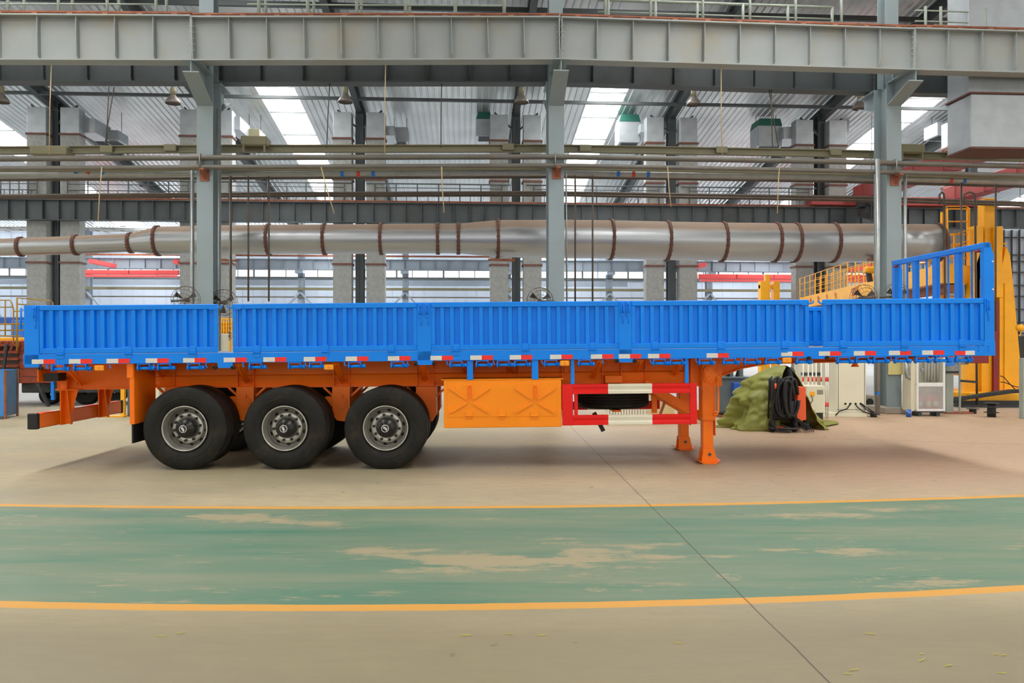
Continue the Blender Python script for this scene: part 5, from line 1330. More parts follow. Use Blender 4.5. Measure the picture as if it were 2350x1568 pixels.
G().lathe([(0.0, 0.085), (0.5, 0.085), (0.56, 0.06), (0.6, 0.001)], (wx(1819, Yb), Yb + 0.1, 0.62), 'z', 18).part('gas_bottle_cap', 'darkmetal', t)

# red and white barrier posts
Y = 17.6; tpost = None
for i, px in enumerate((1843, 1855, 1864.5, 1873, 1884.5, 1895.5, 1900)):
    x = wx(px, Y); lb = 'thin red and white post, %s of seven beside the beige cabinet' % ORD[i].replace(' from the left', '')
    t = thing('barrier_post', lb, 'post', WF, (x, Y + 0.0, 0), 'thin red and white posts')
    if tpost is None:
        r = 0.015; me = []
        G().tube([(x, Y, 0.0), (x, Y, 1.35)], r, 10).part('pole', 'post_w', t); g = G()
        for z in (0.27, 0.83): g.tube([(x, Y, z), (x, Y, z + 0.1)], r + 0.001, 10)
        g.part('red_band', 'red', t); tpost = [(c.name.split('.')[0], c.data) for c in t.children]
    else:
        for nm, me in tpost: o = bpy.data.objects.new(nm, me); COL.objects.link(o); o.parent = t
# small cream machine
Y = 17.1
t = thing('welding_power_source', 'small beige power unit in front of the red and white posts', 'machine', WF, (wx(1872, Y), Y, 0))
x0, x1 = wx(1851, Y), wx(1893, Y); z0, z1 = wz(948, Y), wz(886, Y)
G().bbox(x0, x1, Y, Y + 0.5, z0, z1, 0.01).part('housing', 'beige', t)
G().box(x0 + 0.07, x1 - 0.22, Y - 0.01, Y, z1 - 0.22, z1 - 0.12).part('socket', 'yellow', t, 'small yellow socket')
g = G()
for k in range(4): g.box(x1 - 0.17, x1 - 0.04, Y - 0.005, Y, z1 - 0.1 - k * 0.025, z1 - 0.088 - k * 0.025)
g.part('vent', 'dksteel', t); G().box(x0 + 0.04, x1 - 0.02, Y + 0.05, Y + 0.45, 0, z0).part('foot', 'darkmetal', t)
G().tube([(x0 + 0.1, Y - 0.01, z1 - 0.2), (x0 + 0.12, Y - 0.04, z1 - 0.3), (x0 + 0.06, Y - 0.03, z1 - 0.4)], 0.008, 6).part('cable', 'black', t)
# beige tank behind posts
Y = 19.3
t = thing('storage_tank', 'beige round ended tank behind the red and white posts', 'tank', WF, (wx(1870, Y), Y, 0))
G().bbox(wx(1838, Y), wx(1900, Y), Y, Y + 0.6, 0.0, 1.55, 0.12).part('body', 'beige', t); G().box(wx(1838, Y), wx(1900, Y), Y - 0.02, Y, wz(862, Y), wz(855, Y)).part('strap', 'dksteel', t)
# big beige cabinet
Y = gy(957)
x0, x1 = wx(1920, Y), wx(1987.5, Y); z0 = wz(953, Y)
t = thing('electrical_cabinet', 'tall beige electrical cabinet with four cable holes, standing on a plinth', 'cabinet', WF, ((x0 + x1) / 2, Y, 0))
G().bbox(x0, x1, Y, Y + 0.9, 0.1, 1.95, 0.012).part('body', 'beige', t)
G().bbox(x0 - 0.45, x1, Y - 0.04, Y + 0.95, 0, 0.1, 0.005).part('plinth', 'beige', t)
g = G(); g.box(x0 + 0.03, x0 + 0.04, Y - 0.004, Y, 0.13, 1.9); g.box(x1 - 0.04, x1 - 0.03, Y - 0.004, Y, 0.13, 1.9); g.box(x0, x1, Y - 0.004, Y, z0 + 0.12, z0 + 0.128); g.part('seam', 'dksteel', t)
for px in (1940, 1951.5, 1963.5, 1975): G().tube([(wx(px, Y), Y - 0.006, wz(927, Y)), (wx(px, Y), Y + 0.002, wz(927, Y))], 0.026, 18).part('cable_hole', 'black', t)
cab = [((1951, 928), (1944, 938), (1928, 944), (1922, 953)), ((1963, 928), (1970, 936), (1984, 945), (2003, 950)), ((1975, 927), (1983, 934), (1995, 943), (2010, 949)), ((1976, 926), (1988, 934), (2000, 941), (2014, 950))]
for c in cab:
    G().tube([(wx(x, Y - 0.05 * k), Y - 0.05 * min(k, 1), max(wz(y, Y), 0.02)) for k, (x, y) in enumerate(c)], 0.013, 6).part('cable', 'black', t)
def spool(px, y0, y1, r, label, two=True):
    Yb = gy(y1); x = wx(px, Yb); h = wz(y0, Yb)
    t = thing('cable_spool', label, 'spool', WF, (x, Yb + r, 0), 'black spools on the floor')
    G().tube([(x, Yb + r, 0.0), (x, Yb + r, h)], r, 24).part('drum', 'darkmetal', t)
    for z in ((h - 0.02, h * 0.66, h * 0.3) if two else (h - 0.02,)): G().tube([(x, Yb + r, z), (x, Yb + r, z + 0.012)], r * 1.75, 28).part('rim', 'darkmetal', t)
spool(2008, 948, 958, 0.07, 'low black spool left of the right near column', False)
spool(2281, 925, 958, 0.09, 'tall black spool with three rims in front of the yellow base')
spool(2237, 938, 950, 0.08, 'small black spool left of the tall one', False)
# fan motor unit behind
Y = 21.5
t = thing('fan_machine', 'grey machine with a round fan opening behind the down pipe', 'machine', WF, (wx(1998, Y), Y, 0))
G().bbox(wx(1988, Y), wx(2012, Y), Y, Y + 0.6, 0, wz(908, Y), 0.02).part('body', 'concrete', t); G().tube([(wx(1996, Y), Y - 0.01, wz(923, Y)), (wx(1996, Y), Y + 0.01, wz(923, Y))], 0.1, 20).part('fan_opening', 'black', t)
# paper on column
a0, z1 = B(2038, 829, -0.02); a1, z0 = B(2074, 860, -0.02)
g = G(); g.box(a0, a1, -0.03, -0.022, z0, z1); g.thing('notice', 'paper', 'yellowed notice sheet fixed on the right near column', 'notice', BF, ((a0 + a1) / 2, -0.03, z0))
# pipe elbow right of the column
pp = [(2080, 830), (2080, 855), (2082, 865), (2090, 868), (2096, 868)]
G().tube([(wx(x, 18.3), 18.3, wz(y, 18.3)) for x, y in pp], 0.05, 12).thing('pipe', 'galv', 'bent grey pipe entering the glass fronted cabinet', 'pipe', WF, (wx(2090, 18.3), 18.3, wz(868, 18.3)))
# blue bucket
Y = gy(958); x = wx(2088, Y)
t = thing('bucket', 'small blue bucket at the foot of the right near column', 'bucket', WF, (x, Y + 0.06, 0))
G().lathe([(0.0, 0.045), (0.0, 0.05), (0.17, 0.06), (0.17, 0.053), (0.01, 0.045), (0.01, 0.001)], (x, Y + 0.06, 0), 'z', 24).part('pail', 'machblue', t)
G().tube([(x - 0.06, Y + 0.06, 0.16), (x - 0.05, Y + 0.0, 0.13), (x, Y - 0.01, 0.1), (x + 0.05, Y + 0.0, 0.13), (x + 0.06, Y + 0.06, 0.16)], 0.004, 5).part('handle', 'white', t)
# fire cabinet
Y = gy(957) + 0.1
x0, x1 = wx(2102, Y), wx(2168, Y); zb_, zm, zt = wz(944, Y), wz(883, Y), 1.75
t = thing('fire_cabinet', 'white framed glass cabinet holding red extinguishers, right of the near column', 'cabinet', WF, ((x0 + x1) / 2, Y, 0))
g = G(); g.box(x0 - 0.0, x0 + 0.015, Y, Y + 0.4, zb_, zt); g.box(x1 - 0.015, x1, Y, Y + 0.4, zb_, zt); g.box(x0, x1, Y + 0.38, Y + 0.4, zb_, zt); g.box(x0, x1, Y, Y + 0.4, zb_, zb_ + 0.02); g.box(x0, x1, Y, Y + 0.4, zt - 0.02, zt); g.box(x0 - 0.085, x0, Y + 0.05, Y + 0.45, zb_, zt)
g.part('cabinet_body', 'beige', t)
g = G(); f = 0.05
for a0, a1, b0, b1 in ((x0, x0 + f, zb_, zt), (x1 - f, x1, zb_, zt), (x0 + f, x1 - f, zb_, zb_ + f), (x0 + f, x1 - f, zm - 0.045, zm + 0.045), (x0 + f, x1 - f, zt - f, zt)): g.bbox(a0, a1, Y - 0.03, Y, b0, b1, 0.006)
g.part('door_frame', 'white', t)
G().box(x0 + f, x1 - f, Y - 0.015, Y - 0.01, zb_ + f, zm - 0.045).part('pane', 'frost', t)
G().box(x0 + f, x1 - f, Y - 0.015, Y - 0.01, zm + 0.045, zt - f).part('pane', 'pane', t)
G().box(x0, x1, Y + 0.02, Y + 0.38, zm - 0.02, zm + 0.01).part('shelf', 'beige', t)
g = G()
for x in (x0 + 0.12, x1 - 0.12): g.box(x - 0.04, x + 0.04, Y + 0.05, Y + 0.35, 0, zb_)
g.box(x0, x1, Y + 0.02, Y + 0.38, zb_ - 0.03, zb_); g.part('stand', 'dksteel', t)
for i, px in enumerate((2110.5, 2130.5, 2147)):
    x = wx(px, Y + 0.15); e = thing('fire_extinguisher', 'red fire extinguisher behind the frosted pane, %s of three' % ('leftmost', 'middle', 'rightmost')[i], 'fire extinguisher', WF, (x, Y + 0.15, zb_ + 0.02), 'fire extinguishers in the cabinet')
    z = zb_ + 0.02; G().lathe([(0, 0.001), (0, 0.055), (0.28, 0.055), (0.33, 0.04), (0.36, 0.02), (0.36, 0.001)], (x, Y + 0.15, z), 'z', 20).part('cylinder', 'red', e)
    G().lathe([(0.1, 0.0565), (0.2, 0.0565)], (x, Y + 0.15, z), 'z', 20).part('paper_label', 'paper' if i == 1 else 'white', e)
    G().bbox(x - 0.04, x + 0.03, Y + 0.13, Y + 0.17, z + 0.36, z + 0.41).part('valve', 'black', e)
x, z = wx(2117, Y + 0.1), wz(849, Y + 0.1)
e = thing('hose_coupling', 'grey round hose coupling inside the upper part of the glass cabinet', 'coupling', WF, (x, Y + 0.1, z))
g = G(); g.lathe([(-0.02, 0.02), (-0.03, 0.045), (0.05, 0.045)], (x, Y + 0.08, z), 'y', 20); g.part('ring', 'galv', e)
g = thing('fire_hose', 'folded cream hose hanging inside the upper part of the glass cabinet', 'hose', WF, (wx(2140, Y + 0.2), Y + 0.2, zm + 0.02))
for k in range(9):
    x = wx(2125, Y + 0.2) + k * 0.035; q = rr.uniform(-0.01, 0.01); G().tube([(x, Y + 0.22, zm + 0.05 + 0.03 * (k % 3)), (x + q, Y + 0.2, zm + 0.3), (x, Y + 0.22, zt - 0.08)], 0.017, 8).part('hose_fold', 'insul' if k % 2 else 'beige', g)
# green post
Y = gy(950)
x = wx(2180, Y)
t = thing('steel_post', 'grey green square post right of the glass cabinet', 'post', WF, (x, Y, 0)); G().bbox(x - 0.095, x + 0.09, Y, Y + 0.18, 0, wz(840, Y), 0.01).part('post_body', 'railing', t); G().bbox(x - 0.1, x + 0.2, Y - 0.02, Y + 0.0, wz(857, Y), wz(852, Y), 0.003).part('strap', 'darkmetal', t); G().box(x - 0.12, x + 0.53, Y - 0.06, Y + 0.25, 0, 0.04).part('base_channel', 'rust', t)
x = wx(2202, Y); G().bbox(x - 0.02, x + 0.02, Y - 0.03, Y + 0.01, 0.04, 1.35, 0.004).thing('steel_post', 'railing', 'thin grey green post with a short black arm', 'post', WF, (x, Y, 0.04))
G().bar((x, Y - 0.05, wz(874, Y)), (wx(2241, Y), Y - 0.05, wz(877, Y)), 0.03, 0.055).thing('support_arm', 'darkmetal', 'short black arm reaching right from the thin post', 'arm', WF, (x, Y, wz(874, Y)))
for px0, px1, y0, y1, Yq, m, lb, nm in ((2170, 2191, 808, 840, gy(950) - 0.29, 'bluepaint2', 'bright blue box below the front end of the trailer', 'control_box'), (2198, 2224, 808, 837, 18.9, 'sheet', 'light grey box below the front end of the trailer', 'control_box'), (2230, 2270, 806, 834, 18.6, 'maroon', 'dark red box below the front corner of the trailer', 'control_box')):
    G().bbox(wx(px0, Yq), wx(px1, Yq), Yq, Yq + 0.3, wz(y1, Yq), wz(y0, Yq), 0.01).thing(nm, m, lb, 'box', WF, (wx(px0, Yq), Yq, wz(y1, Yq)))
# green post at the right edge
x = wx(2352, 17.6); G().bbox(x - 0.04, x + 0.1, 17.6, 17.75, 0, 1.35, 0.01).thing('steel_post', 'railing', 'grey green post at the right edge of the picture', 'post', WF, (x, 17.6, 0))

# ================================================================ YELLOW GANTRY
Y = 21.0
t = thing('welding_gantry', 'tall yellow welding gantry with mast, ladder and long lettered boom at the right', 'gantry', WF, (wx(2285, Y), Y, 0))
base_z = wz(903, Y)
G().bbox(wx(2246, Y), wx(2400, Y), Y, Y + 0.5, wz(931, Y), base_z, 0.02).part('base', 'yellow', t)
G().bbox(wx(2190, Y + 0.5), wx(2400, Y + 0.5), Y + 0.5, Y + 2.4, 0.12, base_z, 0.02).part('base', 'yellow', t)
G().bbox(wx(2232, Y), wx(2246, Y), Y + 0.05, Y + 0.3, wz(935, Y), wz(913, Y), 0.01).part('foot', 'yellow', t)
for px in (2321, 2330): G().bbox(wx(px, Y), wx(px + 5, Y), Y - 0.06, Y, wz(933, Y), wz(921, Y), 0.005).part('guide_block', 'darkmetal', t)
Ym = Y + 0.7
def pl(pts, y0, y1, nm, m='yellow', par=None): return G().prism([(wx(a, y0), wz(b, y0)) for a, b in pts], y0, y1).part(nm, m, par or t)
pl([(2212, 902), (2252, 902), (2252, 640), (2242, 520), (2262, 518), (2240, 518), (2218, 812)][:3] + [(2240, 700), (2222, 780)], Ym + 0.3, Ym + 0.5, 'column_side')
pl([(2212, 902), (2291, 902), (2280, 812), (2256, 560), (2230, 640), (2220, 812)], Ym + 0.1, Ym + 0.35, 'tapered_column')
pl([(2253, 903), (2291, 903), (2280, 812), (2262, 640), (2253, 640)], Ym, Ym + 0.1, 'tapered_column_face')
pl([(2294, 903), (2348, 903), (2324, 640), (2318, 585), (2309, 566), (2294, 640)], Ym, Ym + 0.5, 'tapered_column')
pl([(2305, 903), (2340, 903), (2318, 650), (2306, 650)], Ym - 0.03, Ym, 'recessed_face')
pl([(2281, 903), (2292, 903), (2292, 690), (2281, 690)], Ym - 0.1, Ym + 0.1, 'cylinder_housing', 'maroon')
# mast
x0, x1 = wx(2267, Ym), wx(2293, Ym)
G().bbox(x0, x1, Ym + 0.15, Ym + 0.5, base_z, wz(452, Ym), 0.02).part('mast', 'yellow', t)
for a, b_, yt in ((2241, 2263, 517), (2296, 2308, 518)):
    G().bbox(wx(a, Ym), wx(b_, Ym), Ym + 0.1, Ym + 0.45, wz(690, Ym), wz(yt, Ym), 0.02).part('mast_sleeve', 'yellow', t)
G().bbox(wx(2284, Ym), wx(2300, Ym), Ym - 0.02, Ym + 0.15, wz(683, Ym), wz(520, Ym), 0.01).part('mast_rail', 'yellow', t)
# ladder tower
Yl = Ym + 0.9
def lx(px): return wx(px, Yl)
for px, yt in ((2173, 478), (2186, 480), (2224, 478)):
    G().bbox(lx(px) - 0.04, lx(px) + 0.04, Yl + (0.5 if px == 2186 else 0), Yl + (0.58 if px == 2186 else 0.08), base_z, wz(yt, Yl), 0.006).part('ladder_post', 'yellow', t)
for k, y in enumerate((479, 508, 537, 562, 592, 622, 652, 680, 710, 740, 770, 800, 830, 860)):
    z = wz(y, Yl)
    G().bar((lx(2173), Yl + 0.04, z), (lx(2224), Yl + 0.04, z), 0.035, 0.035).part('ladder_rung', 'yellow', t)
    if k < 1:
        for p, q in (((lx(2150), Yl - 0.5), (lx(2173), Yl)), ((lx(2150), Yl - 0.5), (lx(2200), Yl - 0.4)), ((lx(2200), Yl - 0.4), (lx(2224), Yl))): G().bar((p[0], p[1], z - 0.02), (q[0], q[1], z), 0.03, 0.03).part('cage_rail', 'yellow', t)
G().tube([(lx(2152), Yl - 0.5, wz(486, Yl)), (lx(2154), Yl - 0.5, wz(610, Yl))], 0.02, 6).part('cage_rail', 'yellow', t)
G().tube([(lx(2260), Ym - 0.1, wz(560, Ym)), (lx(2210), Yl, wz(572, Yl)), (lx(2160), Yl - 0.3, wz(580, Yl))], 0.02, 6).part('cage_rail', 'yellow', t)
# boom
def bp_(Yq): return 9.04 + 0.13 * Yq
Ya, Yb, zt, zb_ = 22.0, 39.0, 3.863, 3.33
dv = Vector((0.13, 1, 0)).normalized(); nv = Vector((dv.y, -dv.x, 0))
pa, pb = Vector((bp_(Ya), Ya, 0)), Vector((bp_(Yb), Yb, 0))
g = G(); off = nv * 0.3; g.bar(pa + off + Vector((0, 0, (zt + zb_) / 2)), pb + off + Vector((0, 0, (zt + zb_) / 2)), 0.55, zt - zb_)
bm_ = g.part('boom', 'yellow', t)
g = G(); g.bar(pa + off + Vector((0, 0, zb_ - 0.15)), pb + off + Vector((0, 0, zb_ - 0.15)), 0.3, 0.2); g.bar(pa + off * 0.1 + Vector((0, 0, zb_ - 0.02)), pb + off * 0.1 + Vector((0, 0, zb_ - 0.02)), 0.14, 0.05); g.part('guide_rail', 'rust', bm_)
Lb = (pb - pa).length
for side in (0.05, 0.75):
    g = G(); o_ = nv * side
    for h in (0.35, 0.65, 0.95): g.tube([pa + o_ + Vector((0, 0, zt + h)), pb + o_ + Vector((0, 0, zt + h))], 0.016, 5)
    g.part('handrail', 'yellow', t)
    for k in range(18):
        p = pa + dv * (Lb * k / 17) + o_; G().bar(p + Vector((0, 0, zt - 0.05)), p + Vector((0, 0, zt + 0.95)), 0.04, 0.04).part('handrail_post', 'yellow', t)
G().bar(pa + off + Vector((0, 0, 3.58)) + Vector((0, 0.3, 0)), Vector((wx(2250, Ym), Ym + 0.5, 3.58)), 0.45, 0.5).part('cross_arm', 'yellow', t)
# far leg
Yf = 40.9; X0f, X1f = wx(1746, Yf), wx(1790, Yf)
for a, b_ in ((X0f, X0f + 0.28), (X1f - 0.32, X1f)): G().bbox(a, b_, Yf, Yf + 0.5, 0, wz(645, Yf), 0.02).part('far_leg', 'yellow', t)
G().bbox(wx(1757, Yf), wx(1767, Yf), Yf, Yf + 0.3, 0, wz(630, Yf), 0.02).part('far_mast', 'yellow', t)
G().bbox(X0f, X1f, Yf + 0.1, Yf + 0.4, wz(662, Yf), wz(653, Yf), 0.01).part('far_cross_bar', 'yellow', t)
# hook block hanging at the yellow boom
x, z = wx(2004, 22), wz(620, 22); 
# lettering on the boom
def text(s, Yq, z, size, m):
    c = bpy.data.curves.new('lettering', 'FONT'); c.body = s; c.size = size; c.extrude = 0.003; c.align_x = 'CENTER'
    o = bpy.data.objects.new('lettering', c); COL.objects.link(o); bpy.context.view_layer.update()
    me = bpy.data.meshes.new_from_object(o); bpy.data.objects.remove(o); me.materials.clear(); me.materials.append(M[m])
    o = bpy.data.objects.new('lettering', me); COL.objects.link(o); o.parent = bm_
    p = Vector((bp_(Yq), Yq, z)) - nv * -0.0 + nv * 0.02 - nv * 0.005
    # text x axis runs towards the viewer's right: along -dv; up is z; it faces -nv
    ex = -dv; ez = -nv; ey = Vector((0, 0, 1))
    Mx = Matrix((ex, ey, ez)).transposed().to_4x4(); Mx.translation = p - nv * 0.015
    po = ORI[bm_][1]
    o.matrix_local = Matrix.Translation(-po) @ Mx
text('SDLF', 29.9, 3.46, 0.42, 'letter')
for s, Yq in (('专', 38.2), ('电', 36.7), ('能', 35.3), ('汽', 33.9), ('车', 32.55)): text(s, Yq, 3.49, 0.3, 'letter')
# track and cable chain
G().box(wx(2190, 21), wx(2500, 21), 20.6, 21.4, 0, 0.06).box(wx(2190, 21), wx(2500, 21), 20.85, 20.95, 0.06, 0.16).thing('floor_track', 'darkmetal', 'dark floor rail under the yellow gantry base', 'rail', WF, (wx(2250, 21), 21, 0))
t = thing('cable_chain', 'black segmented cable chain curving along the yellow gantry base', 'cable chain', WF, (wx(2260, 20.6), 20.6, 0.2))
P = [(2185, 917), (2215, 914), (2250, 909), (2290, 903), (2320, 899), (2342, 898)]
PX = []
for (a, b), (c, d) in zip(P, P[1:]):
    for k in range(8): PX.append((a + (c - a) * k / 8, b + (d - b) * k / 8))
lk = None
for a, b in PX:
    x, z = wx(a, 20.7), wz(b, 20.7)
    if lk is None: lk = G().bbox(x - 0.032, x + 0.032, 20.68, 20.85, z - 0.05, z + 0.05, 0.012).part('link', 'darkmetal', t, ori=(x, 20.7, z))
    else: again(lk, (x, 20.7, z), t)
for P in (((2296, 863), (2304, 866), (2316, 880), (2330, 894), (2333, 900)), ((2296, 877), (2306, 878), (2325, 886), (2340, 890), (2352, 902))):
    G().tube([(wx(a, 20.8), 20.8, wz(b, 20.8)) for a, b in P], 0.012, 6).thing('cable', 'black', 'thin black cable arching out of the yellow mast' if P[0][1] == 863 else 'lower thin black cable leaving the yellow mast', 'cable', WF, (wx(2330, 20.8), 20.8, 0.3))
# push button pendant
Yq = 20.5; x, z = wx(2341, Yq), wz(757, Yq)
t = thing('pendant_hook', 'small yellow hook block hanging right of the tapered yellow column', 'hook', WF, (x, Yq, z)); G().lathe([(-0.05, 0.001), (-0.05, 0.09), (0.05, 0.09), (0.05, 0.001)], (x, Yq, z + 0.05), 'y', 20).part('sheave_cover', 'yellow', t); G().tube([(x, Yq, z - 0.02), (x + 0.02, Yq, z - 0.1), (x - 0.01, Yq, z - 0.16), (x - 0.04, Yq, z - 0.12)], 0.015, 6).part('hook', 'yellow', t); G().tube([(x, Yq, z + 0.12), (x, Yq, 8)], 0.008, 5).part('wire', 'dksteel', t)
x, z = wx(2004, 24), wz(620, 24)
t = thing('pendant_hook', 'yellow hoist block seen above the lettered boom', 'hook', WF, (x, 24, z)); G().bbox(x - 0.2, x + 0.2, 24, 24.3, z - 0.1, z + 0.12, 0.06).part('sheave_cover', 'yellow', t); G().tube([(x, 24.1, z + 0.1), (x, 24.1, 8.6)], 0.01, 5).part('wire', 'dksteel', t); G().bar((x - 0.12, 24.1, z + 0.05), (x - 0.05, 24.1, z - 0.35), 0.1, 0.14).part('hook', 'darkmetal', t)
# dark mesh partition at the right edge
Yp = 27
t = thing('mesh_partition', 'dark framed pale partition with a grid of bars at the far right', 'partition', WF, (wx(2320, Yp), Yp, 0))
x0, x1 = wx(2305, Yp), wx(2520, Yp)
G().box(x0, x1, Yp + 0.1, Yp + 0.15, 0, wz(528, Yp)).part('panel', 'wallpanel', t)
for k in range(12): x = x0 + k * (x1 - x0) / 12; G().box(x - 0.02, x + 0.02, Yp, Yp + 0.06, 0, wz(528, Yp)).part('upright', 'darkmetal', t)
for y in (545, 585, 600, 625, 655, 680, 710, 740, 765): z = wz(y, Yp); G().box(x0, x1, Yp, Yp + 0.06, z - 0.02, z + 0.02).part('bar', 'darkmetal', t)
G().bbox(wx(2330, 25), wx(2400, 25), 25, 26, 0, wz(770, 25), 0.03).thing('machine_cabinet', 'darkmetal', 'dark machine behind the yellow column at the right edge', 'machine', WF, (wx(2340, 25), 25, 0))

# hydraulic machine behind the landing leg
Y = 17.9
t = thing('hydraulic_station', 'grey blue hydraulic machine with tangled fittings behind the front landing leg', 'machine', WF, (wx(1690, Y), Y, 0))
G().bbox(wx(1650, Y), wx(1716, Y), Y, Y + 0.9, 0.12, wz(866, Y), 0.02).part('tank', 'greymach', t); G().bbox(wx(1645, Y), wx(1722, Y), Y - 0.05, Y + 0.95, wz(869, Y), wz(865, Y), 0.005).part('lid', 'greymach', t)
G().box(wx(1650, Y), wx(1716, Y), Y - 0.02, Y + 0.9, 0, 0.05).part('base_frame', 'rust', t)
G().bbox(wx(1679, Y), wx(1706, Y), Y - 0.18, Y, wz(914, Y), wz(878, Y), 0.01).part('motor_box', 'machblue', t, 'blue box')
for k in range(26):
    x = wx(1650 + rr.random() * 60, Y); z = wz(866 - rr.random() * 30, Y); y = Y + rr.random() * 0.7
    if k % 3: G().tube([(x, y, wz(868, Y)), (x + rr.uniform(-0.1, 0.1), y, z), (x + rr.uniform(-0.2, 0.2), y + 0.05, z + rr.uniform(-0.05, 0.1))], rr.choice((0.012, 0.02, 0.035)), 8).part('fitting', rr.choice(('galv', 'darkmetal', 'black', 'greymach')), t)
    else: G().bbox(x - 0.05, x + 0.05, y, y + 0.1, wz(867, Y), z, 0.01).part('valve_block', rr.choice(('darkmetal', 'greymach', 'galv')), t)
# pallet with stacked pale panels under the trailer
Y = 16.6
t = thing('pallet', 'low wooden pallet seen through the red and white side guard', 'pallet', WF, (wx(1480, Y), Y, 0))
for px in (1487, 1543, 1600): G().bbox(wx(px, Y), wx(px + 11, Y), Y, Y + 0.9, 0, 0.1, 0.005).part('block', 'wood', t)
for k in range(5): G().bbox(wx(1395, Y), wx(1606, Y), Y + k * 0.2, Y + k * 0.2 + 0.13, 0.1, 0.13, 0.004).part('board', 'wood', t)
G().prism([(wx(a, Y), wz(b, Y)) for a, b in ((1488, 952), (1550, 952), (1550, 938), (1500, 900), (1508, 940), (1488, 940))][:5], Y + 0.1, Y + 0.7).thing('wooden_crate', 'wood', 'pale wooden crate side on the pallet behind the side guard', 'crate', WF, (wx(1520, Y), Y, 0.13))
f0 = None
for k in range(14):
    px = 1398 + k * 6.4; x = wx(px, Y)
    lb = 'pale upright slab in the stack behind the side guard'
    o = G().bbox(x - 0.024, x + 0.024, Y + 0.1, Y + 0.6, 0.13, wz(938, Y), 0.006).thing('panel_slab', 'cream', lb, 'slab', WF, (x, Y, 0.13), 'pale slabs stacked on the pallet')

# ================================================================ LEFT SIDE
# blue bin
Yn = gy(962); 
t = thing('metal_bin', 'blue sheet metal bin with rusty edges at the left edge', 'bin', WF, (wx(-10, Yn), Yn, 0))
zb_, zt = 0.06, wz(850, Yn)
A = Vector((wx(12, Yn), Yn)); Bv = Vector((wx(40, Yn + 0.7), Yn + 0.7)); C2 = Vector((wx(-60, Yn + 0.2), Yn + 0.1))
def wall(p, q, m, nm):
    g = G(); g.add([(p.x, p.y, zb_), (q.x, q.y, zb_), (q.x, q.y, zt), (p.x, p.y, zt)], [(0, 1, 2, 3)]); o = g.part(nm, m, t); md = o.modifiers.new('thick', 'SOLIDIFY'); md.thickness = 0.02
D2 = Bv + (C2 - A)
wall(C2, A, 'bluebox', 'front_panel'); wall(A, Bv, 'tealbox', 'side_panel'); wall(Bv, D2, 'bluebox', 'back_panel'); wall(D2, C2, 'bluebox', 'side_panel')
for p in (A, Bv, C2, D2): G().box(p.x - 0.02, p.x + 0.02, p.y - 0.02, p.y + 0.02, 0, zt + 0.01).part('corner_post', 'rust', t)
# rusty red equipment trailer
Y = 21.0
t = thing('low_loader', 'rusty red machine carrier with dark chassis and wheel behind the rear of the trailer', 'trailer', WF, (wx(90, Y), Y, 0))
G().bbox(wx(-80, Y), wx(112, Y), Y, Y + 2, wz(880, Y), wz(782, Y), 0.02).part('body', 'rustyred', t)
for k in range(6):
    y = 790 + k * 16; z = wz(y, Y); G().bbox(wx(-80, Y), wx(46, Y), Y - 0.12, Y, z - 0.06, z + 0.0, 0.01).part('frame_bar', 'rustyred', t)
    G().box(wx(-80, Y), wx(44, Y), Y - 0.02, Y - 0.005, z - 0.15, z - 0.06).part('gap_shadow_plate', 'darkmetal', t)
for k in range(9): x = wx(-70 + k * 14, Y); G().bar((x, Y - 0.1, wz(812, Y)), (x + 0.1, Y - 0.1, wz(784, Y)), 0.05, 0.05).part('rod', 'rustyred', t)
for y in (805, 826, 846, 864): z = wz(y, Y); G().box(wx(44, Y), wx(112, Y), Y - 0.01, Y + 0.01, z - 0.012, z).part('seam', 'darkmetal', t)
G().bar((wx(8, Y - 0.3), Y - 0.3, wz(850, Y)), (wx(16, Y - 0.3), Y - 0.3, wz(790, Y)), 0.06, 0.06).part('lever', 'darkmetal', t)
G().bbox(wx(38, Y), wx(300, Y), Y + 0.2, Y + 2, wz(903, Y), wz(880, Y), 0.02).part('chassis', 'darkmetal', t)
G().prism([(wx(86, Y), wz(880, Y)), (wx(94, Y), wz(880, Y)), (wx(119, Y), wz(938, Y)), (wx(117, Y), wz(945, Y)), (wx(108, Y), wz(925, Y))], Y - 0.1, Y + 0.0).part('drawbar', 'darkmetal', t)
for px, r in ((122, 0.27), (205, 0.38), (265, 0.38)):
    x = wx(px, Y + 0.8); G().lathe([(0.0, 0.1), (-0.02, 0.6 * r), (-0.04, 0.7 * r), (-0.04, 0.94 * r), (0.0, r), (0.2, r), (0.24, 0.9 * r), (0.24, 0.1)], (x, Y + 0.6, r), 'y', 32).part('wheel', 'rubber', t)
# stair railing, yellow, behind left
Y = 19.8
t = thing('service_platform', 'thin yellow tubular platform railing at the left edge above the red machine', 'railing', WF, (wx(40, Y), Y, 1.9))
def yl_t(pts, r=0.016, nm='rail'): G().tube([(wx(a, Y + dy), Y + dy, wz(b, Y + dy)) for a, b, dy in pts], r, 6).part(nm, 'olive_y', t)
M['olive_y'] = mat('dull_yellow_paint', (168, 130, 44), 0.55, 0, 0.15, 4)
yl_t([(-60, 690, 0), (22, 689, 0), (27, 695, 0), (31, 710, 0), (31, 790, 0)]); yl_t([(-60, 706, 0), (29, 705, 0)]); yl_t([(39, 683, 0), (39, 805, 0)], 0.024, 'post'); yl_t([(-60, 744, 0), (55, 744, 0)], 0.024); yl_t([(-60, 759, 0), (55, 758, 0)], 0.02); yl_t([(-60, 770, 0), (50, 772, 0)], 0.02)
yl_t([(39, 684, 0.0), (116, 690, 0.8), (121, 696, 0.8), (121, 730, 0.8)]); yl_t([(39, 698, 0.0), (116, 704, 0.8)]); yl_t([(31, 715, 0), (52, 714, 0)]); yl_t([(12, 690, 0), (12, 770, 0)], 0.018, 'post')
